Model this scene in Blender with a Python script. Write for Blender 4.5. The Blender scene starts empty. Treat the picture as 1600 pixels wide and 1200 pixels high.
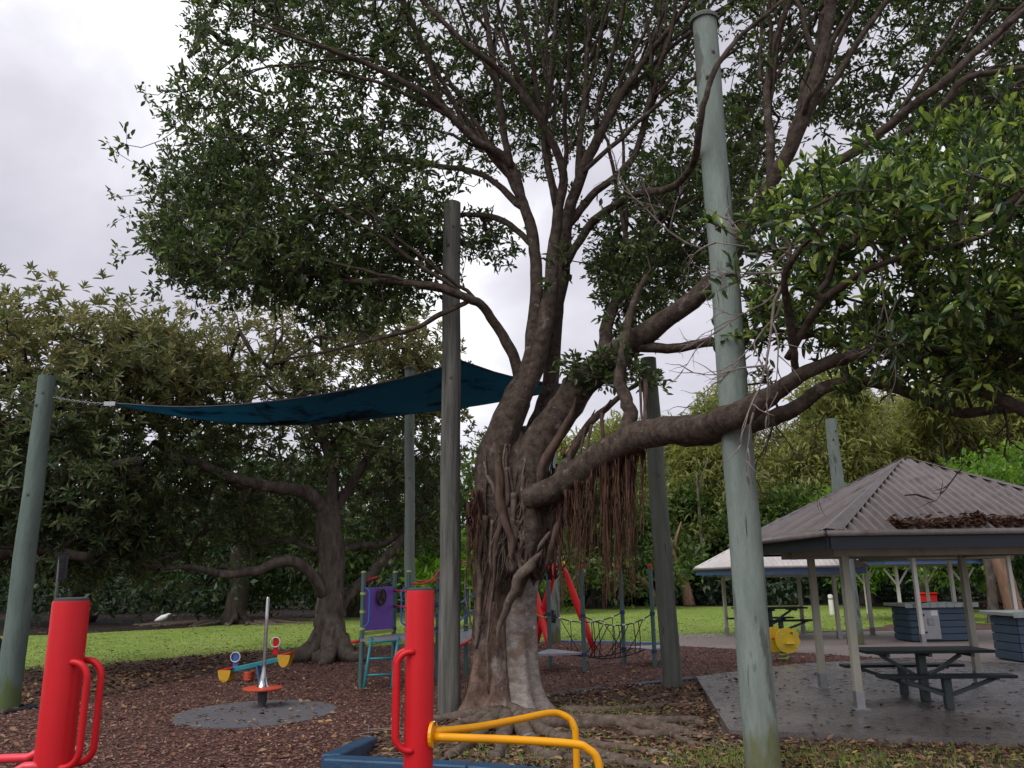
import bpy, math, random
import numpy as np
from mathutils import Vector, Matrix

# ------------------------------------------------------------------ camera, sky, sun, exposure
S = bpy.context.scene
COL = S.collection
random.seed(7)
RNG = np.random.default_rng(7)
F, PITCH, ROLL, EYE = 1250.0, math.radians(13.6), math.radians(0.8), 1.65
_f = Vector((0, math.cos(PITCH), math.sin(PITCH)))
_r0, _u0 = Vector((1, 0, 0)), Vector((0, -math.sin(PITCH), math.cos(PITCH)))
_r = _r0 * math.cos(ROLL) - _u0 * math.sin(ROLL)
_u = _u0 * math.cos(ROLL) + _r0 * math.sin(ROLL)
cam = bpy.data.objects.new('camera', bpy.data.cameras.new('camera'))
COL.objects.link(cam)
cam.data.sensor_width = 36
cam.data.lens = 36 * F / 1600
cam.data.clip_start, cam.data.clip_end = 0.05, 1000
m3 = Matrix((_r, _u, -_f)).transposed()
cam.matrix_world = Matrix.Translation((0, 0, EYE)) @ m3.to_4x4()
S.camera = cam

SUN_EL, SUN_AZ = math.radians(50), math.radians(-140)      # azimuth measured from +Y towards +X
SKY_STRENGTH, CLOUD, SUN_POWER = 0.1, 0.90, 1.4
w = bpy.data.worlds.new('World'); S.world = w; w.use_nodes = True
nt = w.node_tree; nt.nodes.clear()
def N(t, typ, **kw):
    n = t.nodes.new(typ)
    for k, v in kw.items(): setattr(n, k, v)
    return n
out = N(nt, 'ShaderNodeOutputWorld'); bg = N(nt, 'ShaderNodeBackground')
sky = N(nt, 'ShaderNodeTexSky', sky_type='NISHITA', sun_disc=False, sun_elevation=SUN_EL, sun_rotation=SUN_AZ)
tc = N(nt, 'ShaderNodeTexCoord'); mp = N(nt, 'ShaderNodeMapping')
mp.inputs['Scale'].default_value = (1, 1, 1.5); mp.inputs['Location'].default_value = (4.20, 2.13, 1.2)
nz = N(nt, 'ShaderNodeTexNoise'); nz.inputs['Scale'].default_value = 2.3; nz.inputs['Detail'].default_value = 6; nz.inputs['Roughness'].default_value = 0.5
nz.inputs['Distortion'].default_value = 0.35
rp = N(nt, 'ShaderNodeValToRGB'); e = rp.color_ramp.elements
e[0].position = 0.36; e[0].color = (0.43, 0.42, 0.475, 1)
e[1].position = 0.66; e[1].color = (0.90, 0.90, 0.92, 1)
k = e.new(0.50); k.color = (0.55, 0.535, 0.59, 1)
k = e.new(0.565); k.color = (0.65, 0.64, 0.69, 1)
sc_ = N(nt, 'ShaderNodeVectorMath', operation='SCALE'); sc_.inputs['Scale'].default_value = CLOUD / SKY_STRENGTH
mx = N(nt, 'ShaderNodeMixRGB'); mx.inputs[0].default_value = 0.94
L = nt.links.new
L(tc.outputs['Generated'], mp.inputs[0]); L(mp.outputs[0], nz.inputs['Vector']); L(nz.outputs['Fac'], rp.inputs[0])
L(rp.outputs[0], sc_.inputs[0]); L(sky.outputs[0], mx.inputs[1]); L(sc_.outputs[0], mx.inputs[2])
L(mx.outputs[0], bg.inputs[0]); bg.inputs[1].default_value = SKY_STRENGTH; L(bg.outputs[0], out.inputs[0])

sun = bpy.data.objects.new('sun', bpy.data.lights.new('sun', 'SUN')); COL.objects.link(sun)
sun.data.energy = SUN_POWER; sun.data.angle = math.radians(45); sun.data.color = (1, 0.965, 0.92)
_sd = Vector((math.sin(SUN_AZ) * math.cos(SUN_EL), math.cos(SUN_AZ) * math.cos(SUN_EL), math.sin(SUN_EL)))
sun.rotation_euler = _sd.to_track_quat('Z', 'Y').to_euler()

S.view_settings.view_transform = 'Standard'; S.view_settings.look = 'None'
S.view_settings.exposure = 0.68; S.view_settings.gamma = 1; S.view_settings.use_curve_mapping = False
S.render.engine = 'CYCLES'
S.cycles.max_bounces = 7; S.cycles.diffuse_bounces = 4; S.cycles.transparent_max_bounces = 8
S.cycles.use_denoising = True
try: S.cycles.denoiser = 'OPENIMAGEDENOISE'
except Exception: pass

# ------------------------------------------------------------------ helpers
def ray(px, py):
    return _f + _r * ((px - 800) / F) - _u * ((py - 600) / F)
def W(px, py, d):                       # point of the photograph at the forward distance d
    v = ray(px, py); return Vector((0, 0, EYE)) + v * (d / v.y)
def G(px, py, z=0.0):                   # point of the photograph on a level surface
    v = ray(px, py); return Vector((0, 0, EYE)) + v * ((z - EYE) / v.z)
def PXM(d): return d / F                # metres per photograph pixel at distance d

class MB:
    def __init__(s): s.v = []; s.f = []; s.M = None; s.mi = []
    def add(s, vs, fs):
        b = len(s.v)
        for p in vs:
            p = Vector(p); s.v.append(tuple(s.M @ p) if s.M else tuple(p))
        for f in fs: s.f.append(tuple(b + i for i in f))
    def box(s, c, size, R=None, taper=1.0, bev=0.0):
        hx, hy, hz = size[0] / 2, size[1] / 2, size[2] / 2
        c = Vector(c); vs = []
        if bev <= 0:
            for z in (-1, 1):
                t = taper if z > 0 else 1
                for x, y in ((-1, -1), (1, -1), (1, 1), (-1, 1)):
                    p = Vector((x * hx * t, y * hy * t, z * hz)); vs.append(c + (R @ p if R else p))
            s.add(vs, [(3, 2, 1, 0), (4, 5, 6, 7), (0, 1, 5, 4), (1, 2, 6, 5), (2, 3, 7, 6), (3, 0, 4, 7)])
        else:
            b = min(bev, hx * .9, hy * .9, hz * .9)
            rings = [(-hz, hx - b, hy - b), (-hz + b, hx, hy), (hz - b, hx, hy), (hz, hx - b, hy - b)]
            for z, x, y in rings:
                for p in ((-x, -y + b), (-x + b, -y), (x - b, -y), (x, -y + b), (x, y - b), (x - b, y), (-x + b, y), (-x, y - b)):
                    q = Vector((p[0], p[1], z)); vs.append(c + (R @ q if R else q))
            fs = [tuple(range(7, -1, -1)), tuple(range(24, 32))]
            for k_ in range(3):
                for i in range(8):
                    j = (i + 1) % 8; fs.append((k_ * 8 + i, k_ * 8 + j, k_ * 8 + 8 + j, k_ * 8 + 8 + i))
            s.add(vs, fs)
    def beam(s, a, b, wx, wy, up=(0, 0, 1), bev=0.0):      # a bar of section wx*wy from a to b
        a, b = Vector(a), Vector(b); z = (b - a); l = z.length; z.normalize()
        x = Vector(up).cross(z)
        if x.length < 1e-4: x = Vector((1, 0, 0)).cross(z)
        x.normalize(); y = z.cross(x)
        s.box((a + b) / 2, (wx, wy, l), Matrix((x, y, z)).transposed(), bev=bev)
    def tube(s, pts, rad, n=8, cap=True, lob=None):
        pts = [Vector(p) for p in pts]
        if not hasattr(rad, '__len__'): rad = [rad] * len(pts)
        t0 = (pts[1] - pts[0]).normalized()
        x = t0.orthogonal().normalized(); vs = []
        for i, p in enumerate(pts):
            t = (pts[min(i + 1, len(pts) - 1)] - pts[max(i - 1, 0)]).normalized()
            x = (x - t * x.dot(t)); x = x.normalized() if x.length > 1e-6 else t.orthogonal().normalized()
            y = t.cross(x)
            for k_ in range(n):
                a = 2 * math.pi * k_ / n; r = rad[i]
                if lob: r *= lob(i, a)
                vs.append(p + (x * math.cos(a) + y * math.sin(a)) * r)
        fs = []
        for i in range(len(pts) - 1):
            for k_ in range(n):
                j = (k_ + 1) % n; fs.append((i * n + k_, i * n + j, i * n + n + j, i * n + n + k_))
        if cap:
            fs.append(tuple(range(n - 1, -1, -1))); b = (len(pts) - 1) * n; fs.append(tuple(range(b, b + n)))
        s.add(vs, fs)
    def lathe(s, c, prof, n=20):         # prof: (radius, z)
        c = Vector(c); vs = []; fs = []
        for r, z in prof:
            for k_ in range(n):
                a = 2 * math.pi * k_ / n; vs.append(c + Vector((r * math.cos(a), r * math.sin(a), z)))
        for i in range(len(prof) - 1):
            for k_ in range(n):
                j = (k_ + 1) % n; fs.append((i * n + k_, i * n + j, i * n + n + j, i * n + n + k_))
        fs.append(tuple(range(n - 1, -1, -1))); b = (len(prof) - 1) * n; fs.append(tuple(range(b, b + n)))
        s.add(vs, fs)
    def slab(s, poly, z0, z1):           # an extruded outline
        n = len(poly)
        s.add([(p[0], p[1], z0) for p in poly] + [(p[0], p[1], z1) for p in poly],
              [tuple(range(n - 1, -1, -1)), tuple(range(n, 2 * n))] + [(i, (i + 1) % n, n + (i + 1) % n, n + i) for i in range(n)])
    def plate(s, outline, nrm, th):      # a flat outline of 3D points given thickness along nrm
        n = len(outline); d = Vector(nrm).normalized() * th
        s.add([Vector(p) for p in outline] + [Vector(p) + d for p in outline],
              [tuple(range(n - 1, -1, -1)), tuple(range(n, 2 * n))] + [(i, (i + 1) % n, n + (i + 1) % n, n + i) for i in range(n)])
    def build(s, name, mat, parent=None, smooth=False, angle=None):
        me = bpy.data.meshes.new(name)
        o0 = wloc(parent) if parent else None
        V = np.array(s.v, dtype=np.float64)
        if o0 is None:
            o0 = Vector(((V[:, 0].min() + V[:, 0].max()) / 2, (V[:, 1].min() + V[:, 1].max()) / 2, V[:, 2].min()))
        V = V - np.array(o0)
        me.from_pydata(V.tolist(), [], s.f)
        me.materials.append(mat)
        if smooth:
            me.polygons.foreach_set('use_smooth', [True] * len(me.polygons))
            if angle:
                try: me.set_sharp_from_angle(angle=math.radians(angle))
                except Exception: pass
        me.update()
        o = bpy.data.objects.new(name, me); COL.objects.link(o)
        if parent: o.parent = parent
        else: o.location = o0
        return o
def wloc(o):
    p = Vector((0, 0, 0))
    while o is not None: p += o.location; o = o.parent
    return p
def thing(name, label, cat, loc, group=None):
    o = bpy.data.objects.new(name, None); COL.objects.link(o)
    o.location = loc; o.empty_display_size = 0.2
    o['label'] = label; o['category'] = cat
    if group: o['group'] = group
    return o
def tag(o, label=None, cat=None, group=None, kind=None):
    if label: o['label'] = label
    if cat: o['category'] = cat
    if group: o['group'] = group
    if kind: o['kind'] = kind
    return o
def part(name, mat, parent, fn, smooth=False, angle=None, label=None):
    mb = MB(); fn(mb); o = mb.build(name, mat, parent, smooth, angle)
    if label: o['label'] = label
    return o
def catmull(P, n):
    P = np.asarray(P, float); K = len(P)
    Q = np.vstack([2 * P[0] - P[1], P, 2 * P[-1] - P[-2]])
    o = []
    for i in range(1, K):
        for t in np.linspace(0, 1, n, endpoint=False):
            a, b, c, d = Q[i - 1], Q[i], Q[i + 1], Q[i + 2]
            o.append(.5 * (2 * b + (c - a) * t + (2 * a - 5 * b + 4 * c - d) * t * t + (3 * b - a - 3 * c + d) * t ** 3))
    o.append(P[-1]); return np.array(o)
def wobble(C_, k_):                    # smooth sideways wander along a limb
    w_ = RNG.normal(0, 1, (len(C_), 3)); w_ = sum(np.roll(w_, q, 0) for q in range(-4, 5)) / 3.0; w_[0] = w_[-1] = 0
    C_[:, :3] += w_ * (C_[:, 3:4] * k_ + .008); return C_
def inpoly(x, y, poly):
    c = np.zeros(len(x), bool); n = len(poly)
    for i in range(n):
        x0, y0 = poly[i]; x1, y1 = poly[(i + 1) % n]
        if y0 == y1: continue
        c ^= ((y0 > y) != (y1 > y)) & (x < (x1 - x0) * (y - y0) / (y1 - y0) + x0)
    return c
def norm(a): return a / np.maximum(np.linalg.norm(a, axis=1, keepdims=True), 1e-9)

def fastmesh(name, V, faces, mat, parent=None, rnd=None, origin=None, smooth=False):
    """V (n,3) and faces (m,k) arrays to one mesh object; rnd is a value per face"""
    o0 = np.array(wloc(parent)) if parent else (np.array(origin) if origin is not None else np.zeros(3))
    me = bpy.data.meshes.new(name)
    V = (np.asarray(V) - o0).astype(np.float32)
    m, kk = faces.shape
    me.vertices.add(len(V)); me.vertices.foreach_set('co', V.ravel())
    me.loops.add(m * kk); me.loops.foreach_set('vertex_index', faces.astype(np.int32).ravel())
    me.polygons.add(m); me.polygons.foreach_set('loop_start', np.arange(0, m * kk, kk, dtype=np.int32))
    if smooth: me.polygons.foreach_set('use_smooth', np.ones(m, bool))
    me.materials.append(mat)
    me.update(calc_edges=True); me.validate()
    if rnd is not None:
        a = me.attributes.new('rnd', 'FLOAT', 'FACE'); a.data.foreach_set('value', rnd.astype(np.float32))
    o = bpy.data.objects.new(name, me); COL.objects.link(o)
    if parent: o.parent = parent
    else: o.location = tuple(o0)
    return o
def leafgeo(pos, axis, nrm, ln, wd, fold=0.25, droop=0.15, detail=True):
    """leaves: axis = direction of the blade, nrm = its upper side"""
    n = len(pos); axis = norm(axis); side = norm(np.cross(axis, nrm)); up = np.cross(side, axis)
    ln = np.broadcast_to(ln, n)[:, None]; wd = np.broadcast_to(wd, n)[:, None]
    b = pos
    if detail:
        l1 = pos + axis * ln * .36 - side * wd * .5 + up * wd * fold; r1 = pos + axis * ln * .36 + side * wd * .5 + up * wd * fold
        l2 = pos + axis * ln * .74 - side * wd * .36 + up * (wd * fold * .7 - ln * droop * .4); r2 = pos + axis * ln * .74 + side * wd * .36 + up * (wd * fold * .7 - ln * droop * .4)
        tp = pos + axis * ln - up * ln * droop
        V = np.stack([b, r1, r2, tp, l2, l1], 1).reshape(-1, 3)
        Fc = (np.array([[0, 1, 2, 3], [0, 3, 4, 5]])[None] + np.arange(n)[:, None, None] * 6).reshape(-1, 4)
        return V, Fc, 2
    ml = pos + axis * ln * .5 - side * wd * .5 + up * wd * fold * .5
    mr = pos + axis * ln * .5 + side * wd * .5 + up * wd * fold * .5
    tp = pos + axis * ln - up * ln * droop
    V = np.stack([b, mr, tp, ml], 1).reshape(-1, 3)
    Fc = np.arange(n)[:, None] * 4 + np.array([[0, 1, 2, 3]])
    return V, Fc, 1
def segs(A, B, ra, rb, n=4):
    """independent tapered sticks from A to B, vectorised"""
    t = norm(B - A); h = np.where(np.abs(t[:, 2:3]) > .9, np.array([[1., 0, 0]]), np.array([[0, 0, 1.]]))
    x = norm(np.cross(h, t)); y = np.cross(t, x); m = len(A); V = []
    for P, r in ((A, ra), (B, rb)):
        for k_ in range(n):
            a = 2 * math.pi * k_ / n; V.append(P + (x * math.cos(a) + y * math.sin(a)) * r[:, None])
    V = np.stack(V, 1).reshape(-1, 3)
    q = np.array([[k_, (k_ + 1) % n, n + (k_ + 1) % n, n + k_] for k_ in range(n)])
    return V, (q[None] + np.arange(m)[:, None, None] * 2 * n).reshape(-1, 4)

# ------------------------------------------------------------------ materials
def mat(name, c1, c2=None, c3=None, scale=6, stretch=(1, 1, 1), rough=.7, bump=.0, bscale=None, spec=.5, metal=0, detail=6, pos=(.35, .65), c3fac=(.6, .68), c3scale=None, rrange=None, coat=0, crack=None, algae=None):
    m = bpy.data.materials.new(name); m.use_nodes = True; t = m.node_tree; t.nodes.clear()
    o = N(t, 'ShaderNodeOutputMaterial'); b = N(t, 'ShaderNodeBsdfPrincipled'); t.links.new(b.outputs[0], o.inputs[0])
    b.inputs['Roughness'].default_value = rough; b.inputs['Metallic'].default_value = metal
    b.inputs['Specular IOR Level'].default_value = spec; b.inputs['Coat Weight'].default_value = coat
    tcn = N(t, 'ShaderNodeTexCoord'); mpn = N(t, 'ShaderNodeMapping'); mpn.inputs['Scale'].default_value = stretch
    t.links.new(tcn.outputs['Object'], mpn.inputs[0])
    n1 = N(t, 'ShaderNodeTexNoise'); n1.inputs['Scale'].default_value = scale; n1.inputs['Detail'].default_value = detail; n1.inputs['Roughness'].default_value = .62
    t.links.new(mpn.outputs[0], n1.inputs['Vector'])
    c2 = c2 or tuple(x * .8 for x in c1)
    r = N(t, 'ShaderNodeValToRGB'); r.color_ramp.elements[0].position = pos[0]; r.color_ramp.elements[1].position = pos[1]
    r.color_ramp.elements[0].color = (*c2, 1); r.color_ramp.elements[1].color = (*c1, 1)
    t.links.new(n1.outputs['Fac'], r.inputs[0]); col = r.outputs[0]
    if c3:
        n2 = N(t, 'ShaderNodeTexNoise'); n2.inputs['Scale'].default_value = c3scale or scale * .35; n2.inputs['Detail'].default_value = 7; n2.inputs['Roughness'].default_value = .65
        mp2 = N(t, 'ShaderNodeMapping'); mp2.inputs['Scale'].default_value = stretch; mp2.inputs['Location'].default_value = (3.1, 7.7, 1.3)
        t.links.new(tcn.outputs['Object'], mp2.inputs[0]); t.links.new(mp2.outputs[0], n2.inputs['Vector'])
        mr = N(t, 'ShaderNodeMapRange'); mr.inputs[1].default_value = c3fac[0]; mr.inputs[2].default_value = c3fac[1]
        t.links.new(n2.outputs['Fac'], mr.inputs[0])
        mxn = N(t, 'ShaderNodeMixRGB'); mxn.inputs[2].default_value = (*c3, 1)
        t.links.new(mr.outputs[0], mxn.inputs[0]); t.links.new(col, mxn.inputs[1]); col = mxn.outputs[0]
    if crack:                                # (colour, scale, stretch z, low, high): thin dark checks along the grain
        n5 = N(t, 'ShaderNodeTexNoise'); n5.inputs['Scale'].default_value = crack[1]; n5.inputs['Detail'].default_value = 7; n5.inputs['Roughness'].default_value = .62
        mp5 = N(t, 'ShaderNodeMapping'); mp5.inputs['Scale'].default_value = (1, 1, crack[2]); t.links.new(tcn.outputs['Object'], mp5.inputs[0]); t.links.new(mp5.outputs[0], n5.inputs['Vector'])
        mr5 = N(t, 'ShaderNodeMapRange'); mr5.inputs[1].default_value = crack[3]; mr5.inputs[2].default_value = crack[4]; t.links.new(n5.outputs['Fac'], mr5.inputs[0])
        mx5 = N(t, 'ShaderNodeMixRGB'); mx5.inputs[2].default_value = (*crack[0], 1); t.links.new(mr5.outputs[0], mx5.inputs[0]); t.links.new(col, mx5.inputs[1]); col = mx5.outputs[0]
    if algae:                                # growth creeping up from the foot of the object
        sx = N(t, 'ShaderNodeSeparateXYZ'); t.links.new(tcn.outputs['Object'], sx.inputs[0]); n6 = N(t, 'ShaderNodeTexNoise'); n6.inputs['Scale'].default_value = 9; n6.inputs['Detail'].default_value = 5
        mp6 = N(t, 'ShaderNodeMapping'); mp6.inputs['Scale'].default_value = (1, 1, .3); t.links.new(tcn.outputs['Object'], mp6.inputs[0]); t.links.new(mp6.outputs[0], n6.inputs['Vector'])
        ma = N(t, 'ShaderNodeMath', operation='MULTIPLY_ADD'); ma.inputs[1].default_value = 1.1; t.links.new(n6.outputs['Fac'], ma.inputs[0])
        mz = N(t, 'ShaderNodeMath', operation='MULTIPLY'); mz.inputs[1].default_value = -1.0; t.links.new(sx.outputs['Z'], mz.inputs[0]); t.links.new(mz.outputs[0], ma.inputs[2])
        mr6 = N(t, 'ShaderNodeMapRange'); mr6.inputs[1].default_value = .12; mr6.inputs[2].default_value = .36; mr6.inputs[4].default_value = .8; t.links.new(ma.outputs[0], mr6.inputs[0])
        mx6 = N(t, 'ShaderNodeMixRGB'); mx6.inputs[2].default_value = (*algae, 1); t.links.new(mr6.outputs[0], mx6.inputs[0]); t.links.new(col, mx6.inputs[1]); col = mx6.outputs[0]
    t.links.new(col, b.inputs['Base Color'])
    if rrange:
        mr2 = N(t, 'ShaderNodeMapRange'); mr2.inputs[1].default_value = .35; mr2.inputs[2].default_value = .65
        mr2.inputs[3].default_value, mr2.inputs[4].default_value = rrange
        n4 = N(t, 'ShaderNodeTexNoise'); n4.inputs['Scale'].default_value = scale * .12 if scale > 10 else scale * .3; n4.inputs['Detail'].default_value = 4
        t.links.new(tcn.outputs['Object'], n4.inputs['Vector']); t.links.new(n4.outputs['Fac'], mr2.inputs[0]); t.links.new(mr2.outputs[0], b.inputs['Roughness'])
    if bump:
        n3 = N(t, 'ShaderNodeTexNoise'); n3.inputs['Scale'].default_value = bscale or scale * 2; n3.inputs['Detail'].default_value = 8; n3.inputs['Roughness'].default_value = .7
        t.links.new(mpn.outputs[0], n3.inputs['Vector'])
        bm = N(t, 'ShaderNodeBump'); bm.inputs['Strength'].default_value = bump; bm.inputs['Distance'].default_value = .03
        t.links.new(n3.outputs['Fac'], bm.inputs['Height']); t.links.new(bm.outputs[0], b.inputs['Normal'])
    return m
def leafmat(name, cols, trans=.35, rough=.42, spec=.5, back=None, clump=1.2):
    """cols: colours from dark to young leaf, chosen per leaf by its 'rnd' value"""
    m = bpy.data.materials.new(name); m.use_nodes = True; t = m.node_tree; t.nodes.clear()
    o = N(t, 'ShaderNodeOutputMaterial'); b = N(t, 'ShaderNodeBsdfPrincipled'); tr = N(t, 'ShaderNodeBsdfTranslucent'); ms = N(t, 'ShaderNodeMixShader')
    b.inputs['Roughness'].default_value = rough; b.inputs['Specular IOR Level'].default_value = spec; ms.inputs[0].default_value = trans
    at = N(t, 'ShaderNodeAttribute', attribute_name='rnd'); tcn = N(t, 'ShaderNodeTexCoord')
    nn = N(t, 'ShaderNodeTexNoise'); nn.inputs['Scale'].default_value = clump; nn.inputs['Detail'].default_value = 2
    t.links.new(tcn.outputs['Object'], nn.inputs['Vector'])
    ad = N(t, 'ShaderNodeMath', operation='MULTIPLY_ADD'); ad.inputs[1].default_value = .9; ad.inputs[2].default_value = -.45
    t.links.new(nn.outputs['Fac'], ad.inputs[0])
    a2 = N(t, 'ShaderNodeMath', operation='ADD'); a2.use_clamp = True
    t.links.new(ad.outputs[0], a2.inputs[0]); t.links.new(at.outputs['Fac'], a2.inputs[1])
    r = N(t, 'ShaderNodeValToRGB'); el = r.color_ramp.elements
    el[0].color = (*cols[0], 1); el[1].color = (*cols[-1], 1)
    for i, c in enumerate(cols[1:-1]): q = el.new((i + 1) / (len(cols) - 1)); q.color = (*c, 1)
    t.links.new(a2.outputs[0], r.inputs[0]); col = r.outputs[0]
    if back:
        ge = N(t, 'ShaderNodeNewGeometry'); mxn = N(t, 'ShaderNodeMixRGB'); mxn.inputs[2].default_value = (*back, 1)
        mf = N(t, 'ShaderNodeMath', operation='MULTIPLY'); mf.inputs[1].default_value = .3
        t.links.new(ge.outputs['Backfacing'], mf.inputs[0]); t.links.new(mf.outputs[0], mxn.inputs[0]); t.links.new(col, mxn.inputs[1]); col = mxn.outputs[0]
    hs = N(t, 'ShaderNodeHueSaturation'); hs.inputs['Value'].default_value = 1.5; hs.inputs['Saturation'].default_value = 1.1
    t.links.new(col, b.inputs['Base Color']); t.links.new(col, hs.inputs['Color']); t.links.new(hs.outputs[0], tr.inputs['Color'])
    t.links.new(b.outputs[0], ms.inputs[1]); t.links.new(tr.outputs[0], ms.inputs[2]); t.links.new(ms.outputs[0], o.inputs[0])
    return m
def rndmat(name, cols, rough=.8, spec=.3):
    m = bpy.data.materials.new(name); m.use_nodes = True; t = m.node_tree
    b = t.nodes['Principled BSDF']; b.inputs['Roughness'].default_value = rough; b.inputs['Specular IOR Level'].default_value = spec
    at = N(t, 'ShaderNodeAttribute', attribute_name='rnd'); r = N(t, 'ShaderNodeValToRGB'); el = r.color_ramp.elements
    el[0].color = (*cols[0], 1); el[1].color = (*cols[-1], 1)
    for i, c in enumerate(cols[1:-1]): q = el.new((i + 1) / (len(cols) - 1)); q.color = (*c, 1)
    t.links.new(at.outputs['Fac'], r.inputs[0]); t.links.new(r.outputs[0], b.inputs['Base Color']); return m

M_dirt = mat('dirt', (.13, .088, .068), (.055, .037, .030), (.175, .13, .095), scale=5, bump=.9, bscale=22, rough=.95, spec=.2, c3scale=1.1)
M_mulch = mat('mulch', (.145, .072, .062), (.052, .027, .024), (.19, .115, .095), scale=42, bump=1.0, bscale=60, rough=.9, spec=.25, c3scale=9, c3fac=(.52, .72))
M_lawn = mat('lawn', (.215, .30, .06), (.15, .225, .045), (.265, .315, .09), scale=1.1, bump=.6, bscale=60, rough=.9, spec=.15, c3scale=.25, c3fac=(.45, .7))
M_slab = mat('exposed_aggregate', (.145, .127, .123), (.065, .056, .056), (.18, .158, .152), scale=60, bump=.25, bscale=90, rough=.4, spec=.5, c3scale=.7, c3fac=(.42, .68), rrange=(.05, .42), crack=((.06, .05, .05), 95, 1, .60, .66))
M_slab2 = mat('worn_path', (.24, .20, .185), (.17, .135, .125), (.27, .235, .22), scale=30, bump=.3, rough=.7, c3scale=.5, c3fac=(.4, .7))
M_rubber = mat('rubber', (.115, .112, .122), (.085, .083, .09), (.14, .13, .13), scale=80, bump=.3, rough=.85, c3scale=2)
M_polegreen = mat('weathered_green_paint', (.225, .268, .242), (.165, .20, .18), (.115, .125, .108), scale=9, stretch=(1, 1, .22), bump=.6, bscale=34, rough=.85, c3scale=3.4, c3fac=(.565, .60), spec=.2, crack=((.05, .06, .05), 30, .06, .63, .69), algae=(.12, .125, .045))
M_poleleft = mat('dull_green_timber', (.135, .18, .16), (.10, .135, .12), (.085, .105, .09), scale=9, stretch=(1, 1, .2), bump=.5, bscale=34, rough=.85, c3scale=2.4, c3fac=(.58, .64), spec=.2, crack=((.05, .06, .05), 32, .06, .64, .70), algae=(.085, .12, .03))
M_polegrey = mat('grey_timber', (.165, .165, .148), (.075, .075, .068), (.11, .12, .10), scale=14, stretch=(1, 1, .07), bump=.7, bscale=30, rough=.85, c3scale=2, spec=.2, crack=((.03, .03, .027), 34, .05, .60, .68))
M_poledark = mat('green_grey_timber', (.155, .165, .145), (.10, .11, .095), (.075, .085, .07), scale=10, stretch=(1, 1, .1), bump=.5, bscale=30, rough=.85, c3scale=1.5, spec=.2, crack=((.04, .045, .04), 30, .06, .62, .70))
M_red = mat('red_paint', (.56, .010, .016), (.51, .009, .014), (.43, .011, .014), scale=3, rough=.42, spec=.28, crack=((.62, .16, .15), 55, .35, .70, .73), bump=.04, bscale=90, c3fac=(.6, .8))
M_pink = mat('pink_red_paint', (.74, .045, .07), (.68, .04, .06), scale=4, rough=.35)
M_yellow = mat('yellow_paint', (.84, .37, .004), (.78, .33, .004), (.70, .29, .008), scale=5, rough=.38, spec=.35, c3fac=(.6, .75))
M_blue = mat('blue_timber_paint', (.018, .068, .145), (.012, .045, .10), (.06, .09, .13), scale=8, stretch=(.3, 1, 1), rough=.5, bump=.3, bscale=30, c3fac=(.62, .7))
M_cap = mat('dull_cap', (.07, .07, .075), rough=.8, spec=.2)
M_steel = mat('polished_steel', (.52, .52, .53), (.42, .42, .44), scale=4, rough=.2, metal=1)
M_galv = mat('galvanised', (.38, .39, .40), (.30, .31, .32), scale=20, rough=.45, metal=.8)
M_teal = mat('teal_paint', (.028, .24, .285), (.02, .19, .23), scale=5, rough=.42)
M_post = mat('sage_powder_coat', (.07, .135, .135), (.055, .11, .11), scale=5, rough=.45)
M_lime = mat('lime_plastic', (.36, .46, .10), rough=.45)
M_purple = mat('purple_panel', (.19, .085, .48), (.165, .075, .42), scale=3, rough=.45)
M_bluep = mat('blue_powder_coat', (.055, .13, .46), (.045, .11, .40), scale=5, rough=.4)
M_navy = mat('navy_clamp', (.014, .03, .13), rough=.45)
M_orange = mat('orange_red_plastic', (.56, .075, .03), (.48, .06, .025), scale=6, rough=.45)
M_gold = mat('gold_plastic', (.66, .37, .02), (.58, .32, .02), scale=6, rough=.45)
M_lemon = mat('lemon_plastic', (.78, .56, .03), (.70, .49, .025), scale=6, rough=.45)
M_deck = mat('grey_deck', (.30, .30, .33), (.22, .22, .25), scale=9, rough=.55)
M_black = mat('black_rubber', (.015, .015, .017), rough=.55)
M_rope = mat('black_rope', (.018, .018, .022), rough=.8)
M_white = mat('white_plastic', (.72, .72, .70), rough=.5)
M_cream = mat('cream_paint', (.40, .385, .32), (.33, .32, .26), (.24, .23, .19), scale=7, stretch=(1, 1, .3), rough=.6, c3fac=(.6, .75))
M_whitepost = mat('white_paint', (.66, .65, .61), (.56, .55, .5), scale=7, stretch=(1, 1, .3), rough=.55)
M_fascia = mat('dark_blue_fascia', (.016, .027, .042), (.012, .020, .031), scale=4, rough=.5)
M_fascia2 = mat('blue_fascia', (.06, .125, .25), (.05, .10, .21), scale=4, rough=.5)
M_roof = mat('weathered_grey_roof', (.35, .30, .285), (.255, .215, .203), (.15, .125, .118), scale=5, bump=.10, rough=.40, metal=.55, c3scale=3.2, c3fac=(.56, .72))
M_hip = mat('roof_capping', (.225, .20, .197), (.16, .14, .138), (.115, .10, .098), scale=6, rough=.5, metal=.1, c3fac=(.57, .7))
M_roofpale = mat('pale_roof', (.60, .56, .54), (.50, .46, .45), scale=3, rough=.5)
M_gutter = mat('gutter_metal', (.30, .265, .255), (.22, .19, .185), (.14, .10, .08), scale=8, rough=.5, c3fac=(.58, .7))
M_tabledark = mat('dark_green_table', (.017, .028, .032), (.012, .019, .022), (.03, .045, .05), scale=10, stretch=(.3, 1, 1), rough=.5, spec=.2, bump=.1, c3fac=(.58, .75))
M_tableleg = mat('table_frame_paint', (.035, .052, .056), (.025, .038, .04), scale=8, rough=.5)
M_bbqblue = mat('slate_blue_board', (.045, .082, .125), (.035, .065, .10), (.06, .10, .13), scale=6, stretch=(.3, 1, 1), rough=.6, bump=.15)
M_tile = mat('grey_tile', (.30, .35, .335), (.25, .29, .28), scale=10, rough=.35)
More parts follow.
